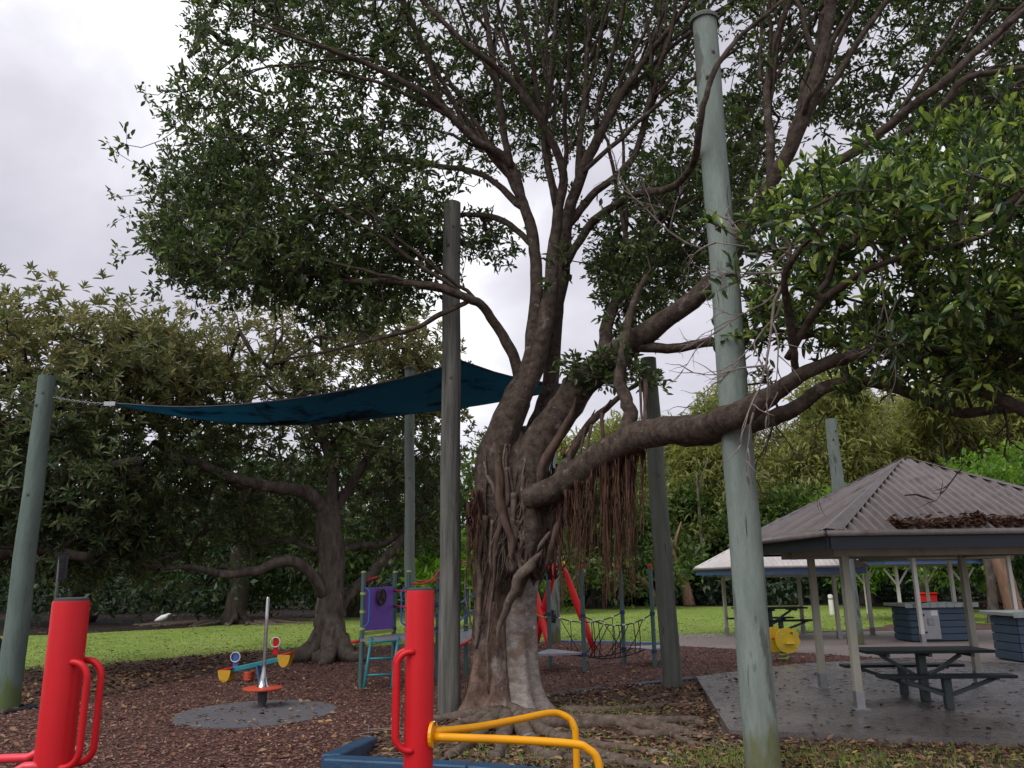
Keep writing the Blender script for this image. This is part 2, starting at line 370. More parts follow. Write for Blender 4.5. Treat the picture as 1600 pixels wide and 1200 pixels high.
M_bark = mat('fig_bark', (.118, .090, .072), (.042, .030, .024), (.20, .175, .155), scale=11, bump=1.0, bscale=34, rough=.88, spec=.2, c3scale=6, c3fac=(.58, .70), crack=((.30, .285, .265), 17, 1, .66, .74))
M_barkgrey = mat('grey_fig_bark', (.34, .305, .28), (.20, .165, .145), (.17, .115, .09), scale=9, stretch=(1, 1, 1.6), bump=.9, bscale=26, rough=.85, spec=.2, c3scale=2.2, c3fac=(.52, .64), crack=((.50, .48, .46), 13, 1, .62, .70))
M_barkbrown = mat('red_brown_bark', (.205, .135, .105), (.085, .053, .041), (.33, .285, .255), scale=9, stretch=(1, 1, .7), bump=1.0, bscale=30, rough=.88, spec=.2, c3scale=2.6, c3fac=(.54, .66), crack=((.40, .38, .36), 14, 1, .64, .72))
M_root = mat('aerial_root', (.125, .082, .063), (.050, .032, .026), (.20, .16, .135), scale=12, stretch=(1, 1, .25), bump=.6, rough=.9, spec=.2, c3scale=5)
M_hang = mat('hanging_root', (.105, .056, .040), (.045, .024, .018), (.15, .095, .07), scale=12, stretch=(1, 1, .25), rough=.95, spec=.1, c3scale=5)
M_rootg = mat('ground_root', (.175, .135, .11), (.085, .063, .05), (.26, .225, .2), scale=12, bump=.8, bscale=30, rough=.9, spec=.2, c3scale=4)
M_twig = mat('twig_bark', (.075, .056, .044), (.04, .029, .024), scale=10, rough=.9, spec=.2)
M_deadtwig = mat('dead_twig', (.24, .20, .18), (.15, .12, .105), scale=12, rough=.9, spec=.2)
M_trunkbg = mat('grey_brown_trunk', (.15, .125, .105), (.06, .048, .04), (.24, .21, .18), scale=8, stretch=(1, 1, .4), bump=.8, bscale=22, rough=.9, spec=.2, c3scale=3)
M_trunkdark = mat('dark_trunk', (.075, .058, .048), (.035, .027, .023), scale=7, stretch=(1, 1, .3), bump=.7, rough=.9, spec=.2)
M_trunktan = mat('tan_trunk', (.27, .17, .115), (.16, .095, .065), scale=7, stretch=(1, 1, .3), bump=.6, rough=.9, spec=.2)

M_leaf = leafmat('fig_leaf', [(.028, .050, .022), (.058, .092, .034), (.105, .150, .050), (.21, .27, .08)], trans=.42, rough=.38)
M_leafnear = leafmat('near_fig_leaf', [(.022, .048, .020), (.048, .092, .028), (.12, .185, .042), (.33, .42, .09)], trans=.36, rough=.35)
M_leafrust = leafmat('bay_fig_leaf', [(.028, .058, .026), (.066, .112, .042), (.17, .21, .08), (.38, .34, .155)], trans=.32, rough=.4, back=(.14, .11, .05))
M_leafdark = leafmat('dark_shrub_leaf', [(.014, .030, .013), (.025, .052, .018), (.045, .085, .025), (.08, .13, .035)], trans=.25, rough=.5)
M_leafolive = leafmat('olive_leaf', [(.10, .13, .036), (.18, .205, .055), (.26, .27, .072), (.36, .35, .11)], trans=.42, rough=.6, clump=.35)
M_leafmid = leafmat('mid_green_leaf', [(.03, .06, .018), (.06, .105, .025), (.105, .16, .035), (.16, .22, .045)], trans=.35, rough=.5, clump=.5)
M_leafbright = leafmat('bright_leaf', [(.06, .13, .02), (.10, .20, .025), (.14, .27, .035), (.20, .33, .05)], trans=.4, rough=.45)
M_grass = rndmat('grass_blade', [(.07, .12, .02), (.13, .21, .03), (.20, .28, .05), (.26, .30, .08)])
M_litter = rndmat('fallen_leaf', [(.05, .025, .018), (.12, .055, .03), (.19, .10, .055), (.30, .20, .12), (.42, .25, .04)], rough=.7)
M_chip = rndmat('bark_chip', [(.048, .022, .018), (.125, .055, .043), (.19, .090, .068), (.27, .15, .11), (.42, .29, .22)], rough=.85)

def sailmat():
    m = mat('shade_cloth', (.045, .14, .18), (.035, .115, .15), scale=3, rough=.85, spec=.1)
    t = m.node_tree; b = [n for n in t.nodes if n.type == 'BSDF_PRINCIPLED'][0]; o = [n for n in t.nodes if n.type == 'OUTPUT_MATERIAL'][0]
    src = b.inputs['Base Color'].links[0].from_socket
    tcn = N(t, 'ShaderNodeTexCoord'); mpn = N(t, 'ShaderNodeMapping'); mpn.inputs['Scale'].default_value = (.5, .9, 1.5); mpn.inputs['Location'].default_value = (.4, .2, .6)
    mpn.inputs['Scale'].default_value = (.45, .45, 1.2)
    n = N(t, 'ShaderNodeTexNoise'); n.inputs['Scale'].default_value = 1.5; n.inputs['Detail'].default_value = 8; n.inputs['Roughness'].default_value = .72; n.inputs['Distortion'].default_value = .6
    t.links.new(tcn.outputs['Object'], mpn.inputs[0]); t.links.new(mpn.outputs[0], n.inputs['Vector'])
    r = N(t, 'ShaderNodeValToRGB'); r.color_ramp.elements[0].position = .49; r.color_ramp.elements[1].position = .60
    r.color_ramp.elements[0].color = (1, 1, 1, 1); r.color_ramp.elements[1].color = (.06, .06, .06, 1)
    t.links.new(n.outputs['Fac'], r.inputs[0])
    mu = N(t, 'ShaderNodeMixRGB', blend_type='MULTIPLY'); mu.inputs[0].default_value = 1
    t.links.new(src, mu.inputs[1]); t.links.new(r.outputs[0], mu.inputs[2]); t.links.new(mu.outputs[0], b.inputs['Base Color'])
    tr = N(t, 'ShaderNodeBsdfTranslucent'); m2 = N(t, 'ShaderNodeMixRGB', blend_type='MULTIPLY'); m2.inputs[0].default_value = 1; m2.inputs[1].default_value = (.065, .29, .40, 1)
    t.links.new(r.outputs[0], m2.inputs[2]); t.links.new(m2.outputs[0], tr.inputs['Color'])
    ms = N(t, 'ShaderNodeMixShader'); ms.inputs[0].default_value = .5
    t.links.new(b.outputs[0], ms.inputs[1]); t.links.new(tr.outputs[0], ms.inputs[2]); t.links.new(ms.outputs[0], o.inputs[0]); return m
M_sail = sailmat()

# ------------------------------------------------------------------ ground
def sheet(name, poly, z, material, jag=0.0, step=.5, kind='structure'):
    P = [Vector((p[0], p[1])) for p in poly]; Q = []
    for i, a in enumerate(P):
        b = P[(i + 1) % len(P)]; n = max(1, min(400, int((b - a).length / step))) if jag else 1
        for k_ in range(n):
            q = a.lerp(b, k_ / n)
            if jag and k_: q = q + Vector((random.gauss(0, jag), random.gauss(0, jag)))
            Q.append(q)
    mb = MB(); mb.add([(q.x, q.y, z) for q in Q], [tuple(range(len(Q)))])
    import bmesh
    me = bpy.data.meshes.new(name); bm = bmesh.new()
    vs = [bm.verts.new((q.x, q.y, z)) for q in Q]; f = bm.faces.new(vs)
    if f.normal.z < 0: f.normal_flip()
    bm.normal_update()
    if f.normal.z < 0: bmesh.ops.reverse_faces(bm, faces=[f])
    bmesh.ops.triangulate(bm, faces=bm.faces[:], ngon_method='EAR_CLIP'); bm.to_mesh(me); bm.free()
    me.materials.append(material); o = bpy.data.objects.new(name, me); COL.objects.link(o); o['kind'] = kind; return o
def GP(l): return [G(*p).to_2d() for p in l]
sheet('ground', [(-300, -60), (300, -60), (300, 500), (-300, 500)], 0, M_dirt)
LAWN = GP([(-700, 1075), (-200, 1062), (30, 1052), (130, 1042), (250, 1030), (380, 1020), (520, 1012), (640, 1006), (860, 1002), (1040, 1003), (1200, 992), (1330, 985), (1420, 972),
           (1560, 975), (1750, 978), (1750, 958), (1500, 952), (1300, 946), (1100, 948), (900, 947), (700, 953), (560, 962), (420, 972), (250, 984), (60, 993), (-200, 1000), (-700, 1010)])
FLOORP = GP([(-700, 1010), (-200, 1000), (60, 993), (250, 984), (420, 972), (560, 962), (700, 953), (900, 947), (1100, 948), (1300, 946), (1500, 952), (1700, 958), (2100, 958)]) + [Vector((80, 90)), Vector((-80, 90))]
sheet('woodland_ground', FLOORP, .003, mat('shaded_leaf_mould', (.034, .025, .021), (.016, .012, .011), (.05, .036, .03), scale=3, bump=.8, bscale=14, rough=.95, spec=.1), jag=.12, step=.6)  # dark organic soil, with the shade under the trees put into its colour
sheet('lawn', LAWN, .004, M_lawn, jag=.17, step=.35)
MULCH = GP([(-500, 1100), (0, 1122), (100, 1098), (170, 1086), (260, 1068), (350, 1046), (440, 1027), (560, 1013), (700, 1006), (860, 1003), (1060, 1010), (1240, 1020), (1420, 1032), (1400, 1046), (1240, 1046), (1088, 1064), (985, 1072), (950, 1077), (840, 1089), (700, 1120), (580, 1150), (505, 1185), (480, 1260), (300, 1500), (-900, 1500)])
sheet('mulch_bed', MULCH, .008, M_mulch, jag=.03, step=.3)
PATHP = GP([(1040, 1003), (1060, 1010), (1240, 1020), (1420, 1032), (1900, 1060), (1900, 985), (1650, 984), (1400, 986), (1210, 991), (1060, 991)])
sheet('path', PATHP, .012, M_slab2, jag=.0)
SLAB = GP([(1088, 1064), (1240, 1044), (1420, 1033), (1900, 1060), (1900, 1178), (1600, 1168), (1140, 1152)])
mb = MB(); mb.slab([tuple(p) for p in SLAB], -.05, .07); slab = mb.build('pavilion_slab_floor', M_slab); tag(slab, kind='structure')
pc = G(400, 1116)
mb = MB(); ring = [(pc.x + .99 * math.cos(a) * (1 + .02 * math.sin(5 * a)), pc.y + 1.08 * math.sin(a), 0) for a in np.linspace(0, 2 * math.pi, 60, endpoint=False)]
mb.slab(ring, 0.0, .022); tag(mb.build('rubber_ground_pad', M_rubber), kind='structure')

def scatter(poly, n, bounds=None, fall=None):
    p = np.array([[q[0], q[1]] for q in poly]); lo, hi = p.min(0), p.max(0)
    if bounds is not None: lo = np.maximum(lo, bounds[0]); hi = np.minimum(hi, bounds[1])
    o = np.zeros((0, 2))
    while len(o) < n:
        q = lo + (hi - lo) * RNG.random((n * 3, 2)); q = q[inpoly(q[:, 0], q[:, 1], [tuple(a) for a in p])]
        vis = (np.abs(q[:, 0]) < q[:, 1] * .72 + 1.0) & (q[:, 1] > 3)
        if fall: vis &= RNG.random(len(q)) < np.minimum(1, fall / q[:, 1])
        o = np.vstack([o, q[vis]])
    return o[:n]
def litter(name, xy, z, l0, l1, wf, mt, detail=True, tilt=.5, rp=None):
    n = len(xy); a = RNG.random(n) * 6.283; t = RNG.normal(0, tilt, n)
    axis = np.stack([np.cos(a), np.sin(a), t * .35], 1); nr = np.stack([RNG.normal(0, tilt * .5, n), RNG.normal(0, tilt * .5, n), np.ones(n)], 1)
    ln = l0 + (l1 - l0) * RNG.random(n); pos = np.column_stack([xy, z + RNG.random(n) * .02])
    V, Fc, k_ = leafgeo(pos, axis, nr, ln, ln * wf * (.7 + .6 * RNG.random(n)), fold=.3, droop=-.05, detail=detail)
    r = RNG.random(n) if rp is None else rp(n)
    o = fastmesh(name, V, Fc, mt, rnd=np.repeat(r, k_)); o['kind'] = 'stuff'; return o
_padout = lambda q: q[((q[:, 0] - pc.x) / 1.0) ** 2 + ((q[:, 1] - pc.y) / 1.09) ** 2 > 1 + RNG.normal(0, .05, len(q))]
litter('mulch_chips', _padout(scatter(MULCH, 105000, ((-14, 5), (14, 24)), fall=7)), .010, .018, .060, .34, M_chip, False, .6, lambda n: RNG.beta(2.2, 2.2, n))
litter('leaf_litter_debris', scatter(MULCH, 3200, ((-14, 5), (14, 24)), fall=10), .022, .04, .10, .42, M_litter, True, .7, lambda n: RNG.beta(2.0, 2.2, n))
BARE = GP([(480, 1300), (505, 1186), (580, 1150), (700, 1120), (840, 1089), (985, 1072), (1088, 1064), (1140, 1152), (1600, 1168), (1900, 1180), (1900, 1500)])
litter('dry_leaf_litter', scatter(BARE, 12000, ((-3, 5), (10, 14))), .004, .035, .10, .42, M_litter, True, .6, lambda n: RNG.beta(1.6, 2.2, n))
EDGE = GP([(-300, 1110), (0, 1120), (100, 1098), (260, 1068), (440, 1027), (560, 1013), (600, 1005), (380, 1019), (130, 1040), (-300, 1062)])
litter('shaded_leaf_litter', scatter(EDGE, 7000, ((-14, 8), (3, 30))), .006, .06, .14, .45, M_litter, False, .7, lambda n: RNG.beta(1.3, 2.4, n))
FAR = GP([(-300, 1000), (60, 992), (420, 971), (700, 952), (900, 946), (1300, 945), (1700, 955), (1700, 930), (1200, 922), (700, 928), (-300, 965)])
litter('woodland_leaf_litter', scatter(FAR, 4000), .012, .10, .22, .45, M_litter, False, .7, lambda n: RNG.beta(1.1, 4.5, n))
litter('lawn_leaf_litter', scatter(LAWN, 2600, ((-20, 14), (24, 34)), fall=18), .012, .06, .12, .45, M_litter, True, .4, lambda n: RNG.beta(2, 2, n))
litter('slab_leaf_litter', scatter(SLAB, 420, ((2, 8), (9, 14))), .075, .05, .10, .42, rndmat('wet_leaf', [(.02, .012, .01), (.05, .028, .02), (.10, .055, .03), (.30, .17, .04)]), True, .5, lambda n: RNG.beta(1.2, 3.0, n))
def grass(name, xy, z, h0, h1, wd, lean=.35, rp=None):
    n = len(xy); a = RNG.random(n) * 6.283
    ax = np.stack([np.cos(a) * lean * RNG.random(n), np.sin(a) * lean * RNG.random(n), np.ones(n)], 1); nr = np.stack([np.cos(a + 1.6), np.sin(a + 1.6), np.zeros(n)], 1)
    h = h0 + (h1 - h0) * RNG.random(n)
    V, Fc, k_ = leafgeo(np.column_stack([xy, np.full(n, z)]), ax, nr, h, wd, fold=.1, droop=.25, detail=False)
    r = RNG.random(n) if rp is None else rp(n)
    o = fastmesh(name, V, Fc, M_grass, rnd=np.repeat(r, k_)); o['kind'] = 'stuff'; return o
grass('lawn_grass', scatter(LAWN, 90000, ((-26, 14), (32, 46)), fall=20), .003, .012, .035, .016, 1.2, lambda n: RNG.beta(9, 8, n))
gx = []
for (px, py, n, s) in ((900, 1110, 500, .35), (940, 1118, 600, .4), (985, 1112, 350, .3), (1010, 1125, 200, .3), (1090, 1190, 700, .3), (1130, 1180, 700, .28), (1160, 1195, 500, .25), (1270, 1188, 900, .35), (1330, 1192, 900, .35), (1400, 1196, 700, .4),
                       (1500, 1192, 500, .4), (1580, 1185, 700, .3), (760, 1180, 500, .35), (840, 1185, 500, .35), (720, 1165, 250, .3), (900, 1195, 300, .4), (980, 1165, 200, .4), (1020, 1195, 300, .3), (870, 1150, 200, .3), (1080, 1140, 150, .3), (950, 1160, 150, .4)):
    c = G(px, py); gx.append(np.column_stack([RNG.normal(c.x, s, n), RNG.normal(c.y, s, n)]))
gx = np.vstack(gx)
gx = gx[~inpoly(gx[:, 0], gx[:, 1], [tuple(p) for p in SLAB])]
gx = gx[RNG.random(len(gx)) < .42]
grass('patchy_grass', gx, 0, .03, .085, .007, 1.0, lambda n: RNG.beta(2, 2, n))

# ------------------------------------------------------------------ foliage and trees
def grow(limbnodes, limbrad, anchors, step=.28, sag=.10, batch=24):
    """join every anchor to the nearest wood, so that twigs fork off the limbs"""
    P = [np.array(limbnodes)]; nl = len(limbnodes); parent = [-1] * nl
    d0 = np.array([np.min(np.sum((P[0] - a) ** 2, 1)) for a in anchors]); order = np.argsort(d0)
    allp = np.zeros((nl + len(anchors) * 14, 3)); allp[:nl] = limbnodes; cnt = nl; par = np.full(len(allp), -1); ends = np.zeros(len(anchors), int)
    for i in order:
        a = anchors[i]; dd = np.sum((allp[:cnt] - a) ** 2, 1)
        j = int(np.argmin(dd)); dist = math.sqrt(dd[j]); n = int(min(13, max(1, round(dist / step))))
        b = allp[j]; off = RNG.normal(0, .07 * dist, 3); off[2] -= sag * dist; last = j
        for k_ in range(1, n + 1):
            t = k_ / n; q = b + (a - b) * t + off * math.sin(math.pi * t)
            allp[cnt] = q; par[cnt] = last; last = cnt; cnt += 1
        ends[i] = last
    load = np.zeros(cnt)
    load[ends] += 1
    for i in range(cnt - 1, nl - 1, -1):
        if par[i] >= 0: load[par[i]] += load[i]
    idx = np.arange(nl, cnt); A = allp[par[idx]]; B = allp[idx]
    r = .0048 * np.maximum(load, 1) ** .48
    ra = r[idx] * 1.12; 
    dirs = np.zeros((len(anchors), 3)); dirs = norm(allp[ends] - allp[np.maximum(par[ends], 0)])
    return A, B, ra, r[idx], dirs
def sprays(anchors, dirs, per, spread, l0, l1, wf, up=.5, jitter=.6):
    """leaf positions around each twig end: short shoots carrying whorls of leaves"""
    n = len(anchors); m = 4
    sd = norm(np.repeat(dirs, m, 0) * .7 + RNG.normal(0, .75, (n * m, 3)) + np.array([0, 0, up * .5]))
    sl = spread * (.35 + .9 * RNG.random(n * m)); base = np.repeat(anchors, m, 0)
    q = per // m; t = .3 + .7 * np.tile(np.linspace(0, 1, q) ** .5, n * m)
    B = np.repeat(base, q, 0); D = np.repeat(sd, q, 0); Lh = np.repeat(sl, q)
    pos = B + D * (Lh * t)[:, None] + RNG.normal(0, spread * .10, (len(B), 3))
    ax = norm(D * .75 + RNG.normal(0, jitter, (len(B), 3)) + np.array([0, 0, up * .25]))
    nr = RNG.normal(0, .55, (len(B), 3)) + np.array([0, 0, 1.0])
    ln = l0 + (l1 - l0) * RNG.random(len(B))
    return pos, ax, nr, ln, ln * wf * (.8 + .4 * RNG.random(len(B))), (base, base + sd * sl[:, None])
def rosettes(anchors, dirs, shoots, leaves, spread, l0, l1, wf):
    """star shaped whorls of narrow leaves at the tips of short shoots"""
    n = len(anchors); D = norm(np.repeat(dirs, shoots, 0) * .6 + RNG.normal(0, .6, (n * shoots, 3)) + np.array([0, 0, .75]))
    tip = np.repeat(anchors, shoots, 0) + D * (spread * (.3 + RNG.random(n * shoots)))[:, None] + RNG.normal(0, spread * .6, (n * shoots, 3))
    h = np.where(np.abs(D[:, 2:3]) > .9, np.array([[1., 0, 0]]), np.array([[0, 0, 1.]])); x = norm(np.cross(h, D)); y = np.cross(D, x); k_ = leaves; m = n * shoots
    a = (np.arange(k_) * 2.4)[None] + RNG.random((m, 1)) * 6.28; el = .15 + .95 * ((np.arange(k_) + .5) / k_)[None] + RNG.normal(0, .15, (m, k_))
    rad = x[:, None] * np.cos(a)[..., None] + y[:, None] * np.sin(a)[..., None]
    ax = (D[:, None] * np.cos(el * 1.25)[..., None] + rad * np.sin(el * 1.25)[..., None]).reshape(-1, 3); nr = (D[:, None] * np.sin(el * 1.25)[..., None] - rad * np.cos(el * 1.25)[..., None]).reshape(-1, 3)
    pos = np.repeat(tip, k_, 0) - np.repeat(D, k_, 0) * np.tile(el.reshape(-1)[:k_] * 0 + np.arange(k_) * .010, m)[:, None]
    ln = (l0 + (l1 - l0) * RNG.random(m * k_)) * np.tile(.65 + .35 * np.linspace(0, 1, k_), m)
    return pos, ax, nr, ln, ln * wf * (.8 + .4 * RNG.random(m * k_)), (tip - D * spread, tip)
def region(polys):
    """(outline in the photograph, nearest, farthest, clumps, anchors per clump, clump radius) -> anchor points"""
    o = []
    for poly, d0, d1, n, per, rad in polys:
        p = np.array(poly, float); lo, hi = p.min(0), p.max(0); got = 0
        while got < n:
            q = lo + (hi - lo) * RNG.random(2)
            if not inpoly(q[:1], q[1:], poly)[0]: continue
            c = np.array(W(q[0], q[1], d0 + (d1 - d0) * RNG.random())); got += 1
            pts = c + RNG.normal(0, 1, (per, 3)) * np.array([rad, rad, rad * .28])
            rel = pts - np.array([0, 0, EYE]); zz = rel @ np.array(_f); qx = 800 + F * (rel @ np.array(_r)) / zz; qy = 600 - F * (rel @ np.array(_u)) / zz
            o.append(pts[inpoly(qx, qy, poly) | (RNG.random(per) < .12)])
    return np.vstack(o)

# ---- the big fig in the middle
fig = thing('fig_tree', 'huge spreading fig with aerial roots and many dark limbs in the middle of the playground', 'tree', G(787, 1125))
T = 10.8
LIMBS = {
 'left': [(768, 790, 10.7, 44), (775, 700, 10.7, 36), (800, 625, 10.7, 29), (826, 560, 10.7, 22), (832, 500, 10.7, 16), (838, 430, 10.7, 14), (834, 370, 10.7, 13), (815, 310, 10.7, 12), (796, 255, 10.6, 11), (745, 220, 10.4, 10), (690, 165, 10.2, 9), (640, 135, 10, 8), (560, 95, 9.8, 6), (460, 60, 9.6, 4), (390, 35, 9.5, 3)],
 'a2': [(816, 590, 10.7, 13), (800, 545, 10.6, 12), (776, 512, 10.5, 11), (752, 478, 10.3, 10), (722, 462, 10.15, 9), (690, 448, 10.1, 8), (630, 440, 10.2, 7), (540, 440, 10.4, 6), (450, 420, 10.5, 4.5), (370, 395, 10.6, 3.5), (310, 370, 10.7, 2.5)],
 'a3': [(735, 468, 10.2, 6), (690, 490, 10.2, 6), (650, 510, 10.2, 5), (580, 530, 10.3, 4), (500, 552, 10.4, 3), (440, 560, 10.5, 2)],
 'a4': [(798, 262, 10.6, 9), (785, 190, 10.5, 9), (775, 120, 10.4, 8), (762, 50, 10.3, 7), (750, -40, 10.2, 6), (745, -140, 10, 4)],
 'a5': [(820, 325, 10.7, 9), (760, 275, 11, 7), (690, 260, 11.3, 6), (600, 250, 11.6, 5), (500, 240, 11.8, 4), (400, 260, 12, 3), (330, 300, 12, 2)],
 'a6': [(835, 385, 10.8, 8), (790, 345, 11.2, 7), (730, 335, 11.6, 6), (650, 340, 12, 5), (560, 320, 12.3, 4), (450, 330, 12.5, 3), (350, 350, 12.6, 2)],
 'a7': [(690, 165, 10.2, 6), (670, 90, 10, 6), (640, 20, 9.8, 5), (600, -60, 9.6, 4), (560, -120, 9.4, 3)],
 'b': [(815, 740, 11, 30), (838, 660, 11.1, 19), (858, 580, 11.1, 18), (868, 500, 11, 18), (880, 430, 11, 17), (884, 370, 10.9, 15), (900, 300, 10.8, 13), (925, 230, 10.6, 12), (965, 155, 10.4, 10), (1010, 95, 10.2, 8), (1055, 35, 10, 6), (1090, -30, 9.8, 5), (1120, -120, 9.6, 3)],
 'b1': [(808, 640, 10.65, 20), (838, 555, 10.6, 19), (856, 480, 10.6, 18), (866, 400, 10.6, 14), (872, 340, 10.5, 12), (880, 270, 10.3, 10), (850, 200, 10, 9), (800, 130, 9.7, 8), (730, 70, 9.4, 7), (660, 0, 9.2, 5), (600, -60, 9, 4)],
 'b2': [(884, 370, 10.9, 10), (870, 310, 10.9, 10), (858, 260, 10.8, 9), (850, 200, 10.8, 8), (860, 120, 10.6, 6), (868, 40, 10.5, 5), (872, -60, 10.4, 4)],
 'b3': [(900, 300, 10.8, 9), (905, 220, 10.8, 8), (915, 140, 10.8, 7), (920, 60, 10.7, 6), (935, -40, 10.6, 4)],
 'b4': [(890, 350, 10.9, 9), (930, 300, 10.8, 9), (985, 255, 10.6, 8), (1010, 190, 10.4, 8), (1030, 110, 10.2, 7), (1050, 40, 10, 5), (1060, -60, 9.8, 4)],
 'b5': [(880, 420, 10.9, 10), (925, 345, 10.5, 10), (985, 305, 9.8, 9), (1045, 295, 8.6, 9), (1082, 255, 7.5, 9), (1098, 180, 7.0, 8), (1115, 110, 6.9, 7), (1150, 60, 6.9, 6), (1200, 20, 6.8, 5), (1260, -30, 6.7, 4)],
 'c': [(800, 790, 10.6, 42), (840, 705, 10.5, 35), (890, 640, 10.3, 33), (935, 585, 10, 31), (985, 540, 9.7, 26), (1050, 495, 9.3, 22), (1110, 445, 9, 20), (1165, 370, 8.7, 18), (1205, 290, 8.5, 18), (1235, 235, 8.4, 16), (1268, 160, 8.2, 14), (1290, 80, 8.1, 13), (1300, 0, 8, 12), (1310, -100, 7.9, 8)],
 'c2': [(1205, 300, 8.5, 12), (1205, 220, 8.5, 10), (1200, 150, 8.5, 9), (1210, 70, 8.5, 8), (1235, 0, 8.4, 6), (1260, -80, 8.4, 4)],
 'c3': [(1190, 325, 8.6, 13), (1260, 275, 8.5, 11), (1330, 240, 8.3, 11), (1400, 185, 8, 11), (1470, 130, 7.7, 10), (1530, 75, 7.5, 9), (1600, 20, 7.3, 8), (1680, -30, 7.2, 6)],
 'c4': [(1255, 280, 8.5, 9), (1320, 245, 8.8, 9), (1400, 215, 8.6, 9), (1470, 165, 8.4, 8), (1510, 120, 8.3, 8), (1600, 105, 8.2, 7), (1680, 80, 8.1, 5)],
 'c5': [(985, 540, 9.7, 13), (1040, 545, 9.5, 11), (1100, 535, 9.4, 10), (1160, 525, 9.2, 9), (1230, 505, 9, 7), (1320, 500, 8.8, 6)],
 'c6': [(940, 585, 10, 16), (945, 520, 10.2, 14), (965, 470, 10.4, 12), (985, 420, 10.6, 10), (1000, 380, 10.7, 8), (1030, 340, 10.8, 6), (1080, 310, 10.9, 4)],
 'd': [(812, 815, 10.75, 24), (850, 780, 10.3, 26), (930, 722, 9.5, 29), (1000, 692, 8.7, 29), (1060, 677, 8.0, 28), (1120, 660, 7.3, 27), (1165, 640, 6.95, 25), (1215, 612, 6.7, 20), (1260, 580, 6.6, 16), (1330, 555, 6.5, 13), (1420, 545, 6.4, 11), (1500, 560, 6.4, 9), (1580, 590, 6.4, 7)],
 'd2': [(1060, 682, 8.1, 20), (1120, 680, 8.0, 18), (1185, 664, 7.8, 18), (1240, 640, 7.7, 17), (1285, 607, 7.6, 14), (1350, 596, 7.4, 12), (1420, 612, 7.3, 12), (1490, 640, 7.2, 11), (1560, 640, 7.1, 10), (1640, 630, 7, 8)],
 'd3': [(962, 705, 9.1, 18), (983, 655, 9.2, 15), (978, 625, 9.2, 14), (968, 590, 9.3, 13), (975, 540, 9.3, 11), (985, 490, 9.4, 9), (1010, 430, 9.3, 6)],
 'd4': [(872, 755, 10.0, 12), (905, 690, 10, 9), (930, 655, 9.9, 8), (960, 630, 9.8, 6), (990, 605, 9.7, 4)],
 'd5': [(1230, 560, 6.6, 8), (1280, 480, 6.2, 9), (1340, 430, 5.9, 8), (1420, 400, 5.6, 7), (1500, 380, 5.4, 6), (1570, 350, 5.2, 4)],
 'd6': [(1330, 555, 6.5, 9), (1420, 530, 6.3, 10), (1510, 500, 6.1, 9), (1600, 470, 5.9, 8), (1680, 440, 5.8, 6)],
 'd7': [(1440, 560, 6.6, 12), (1500, 592, 6.5, 13), (1560, 620, 6.3, 14), (1620, 645, 6.2, 14), (1700, 660, 6, 14)],
 'd8': [(1245, 590, 6.7, 9), (1240, 520, 6.4, 9), (1225, 440, 6.1, 8), (1250, 390, 5.8, 6), (1300, 340, 5.5, 4)],
}
nodes = []; limbs_for = {}
for key, L_ in LIMBS.items():
    pts = np.array([[*W(a, b, d), r * PXM(d) * (.80 if r > 24 else .74)] for a, b, d, r in L_]); C_ = catmull(pts, 5)
    C_ = wobble(C_, .12)
    limbs_for[key] = C_
    mbx = MB(); ph = RNG.random() * 6
    mbx.tube(C_[:, :3], C_[:, 3], n=10 if L_[0][3] > 11 else 7, lob=lambda i, a, ph=ph: 1 + .07 * math.sin(3 * a + ph + i * .35) + .05 * math.sin(5 * a + i * .8 + ph))
    mbx.build('limb', M_bark, fig, smooth=True)
    if key not in ('c', 'left', 'b', 'd'): nodes.append(C_[2:])
    else: nodes.append(C_[int(len(C_) * .3):])
LN = np.vstack(nodes)[:, :3]
REG = [
 ([(305, -60), (285, 80), (260, 190), (228, 300), (222, 385), (262, 430), (330, 458), (450, 470), (560, 460), (670, 420), (700, 350), (740, 220), (770, 120), (760, -60)], 10.0, 13.4, 175, 9, .55),
 ([(240, 300), (232, 385), (262, 430), (330, 458), (450, 470), (520, 400), (350, 300)], 10, 12.2, 44, 7, .38),
 ([(740, -200), (1110, -200), (1110, 200), (1000, 270), (900, 250), (760, 300), (720, 260)], 10.9, 14, 140, 8, .5),
 ([(1000, 250), (1200, 220), (1190, 330), (1110, 430), (1040, 480), (940, 460), (920, 380)], 9.8, 13.2, 72, 8, .42),
 ([(560, 330), (700, 330), (700, 420), (600, 450)], 10.8, 12.5, 13, 6, .36),
 ([(700, 340), (800, 330), (810, 410), (700, 440)], 11.5, 13.5, 9, 6, .36),
 ([(300, 420), (690, 420), (690, 470), (540, 500), (400, 480), (300, 455)], 10.2, 12.5, 26, 7, .36),
 ([(885, 570), (1000, 548), (1030, 600), (960, 605), (900, 600)], 9.4, 9.9, 9, 6, .20),
 ([(940, 440), (1030, 430), (1040, 540), (960, 530)], 9.6, 10.6, 8, 6, .25),
 ([(1110, -200), (1720, -200), (1720, 180), (1560, 220), (1400, 230), (1300, 200), (1130, 190)], 8.7, 12.5, 165, 9, .5),
 ([(1110, 150), (1200, 200), (1180, 330), (1110, 330)], 9, 11.5, 14, 6, .33),
 ([(450, 470), (690, 440), (680, 490), (560, 530), (480, 520)], 10, 11, 9, 5, .33),
 ([(210, -420), (1700, -420), (1700, -60), (290, -60)], 7, 11.5, 110, 7, .5),
]
AN = region(REG)
FAN = []
SRC = [q for q in ('left', 'a2', 'a4', 'a5', 'a6', 'a7', 'b', 'b1', 'b2', 'b3', 'b4', 'c', 'c2', 'c3', 'c4', 'c6')]
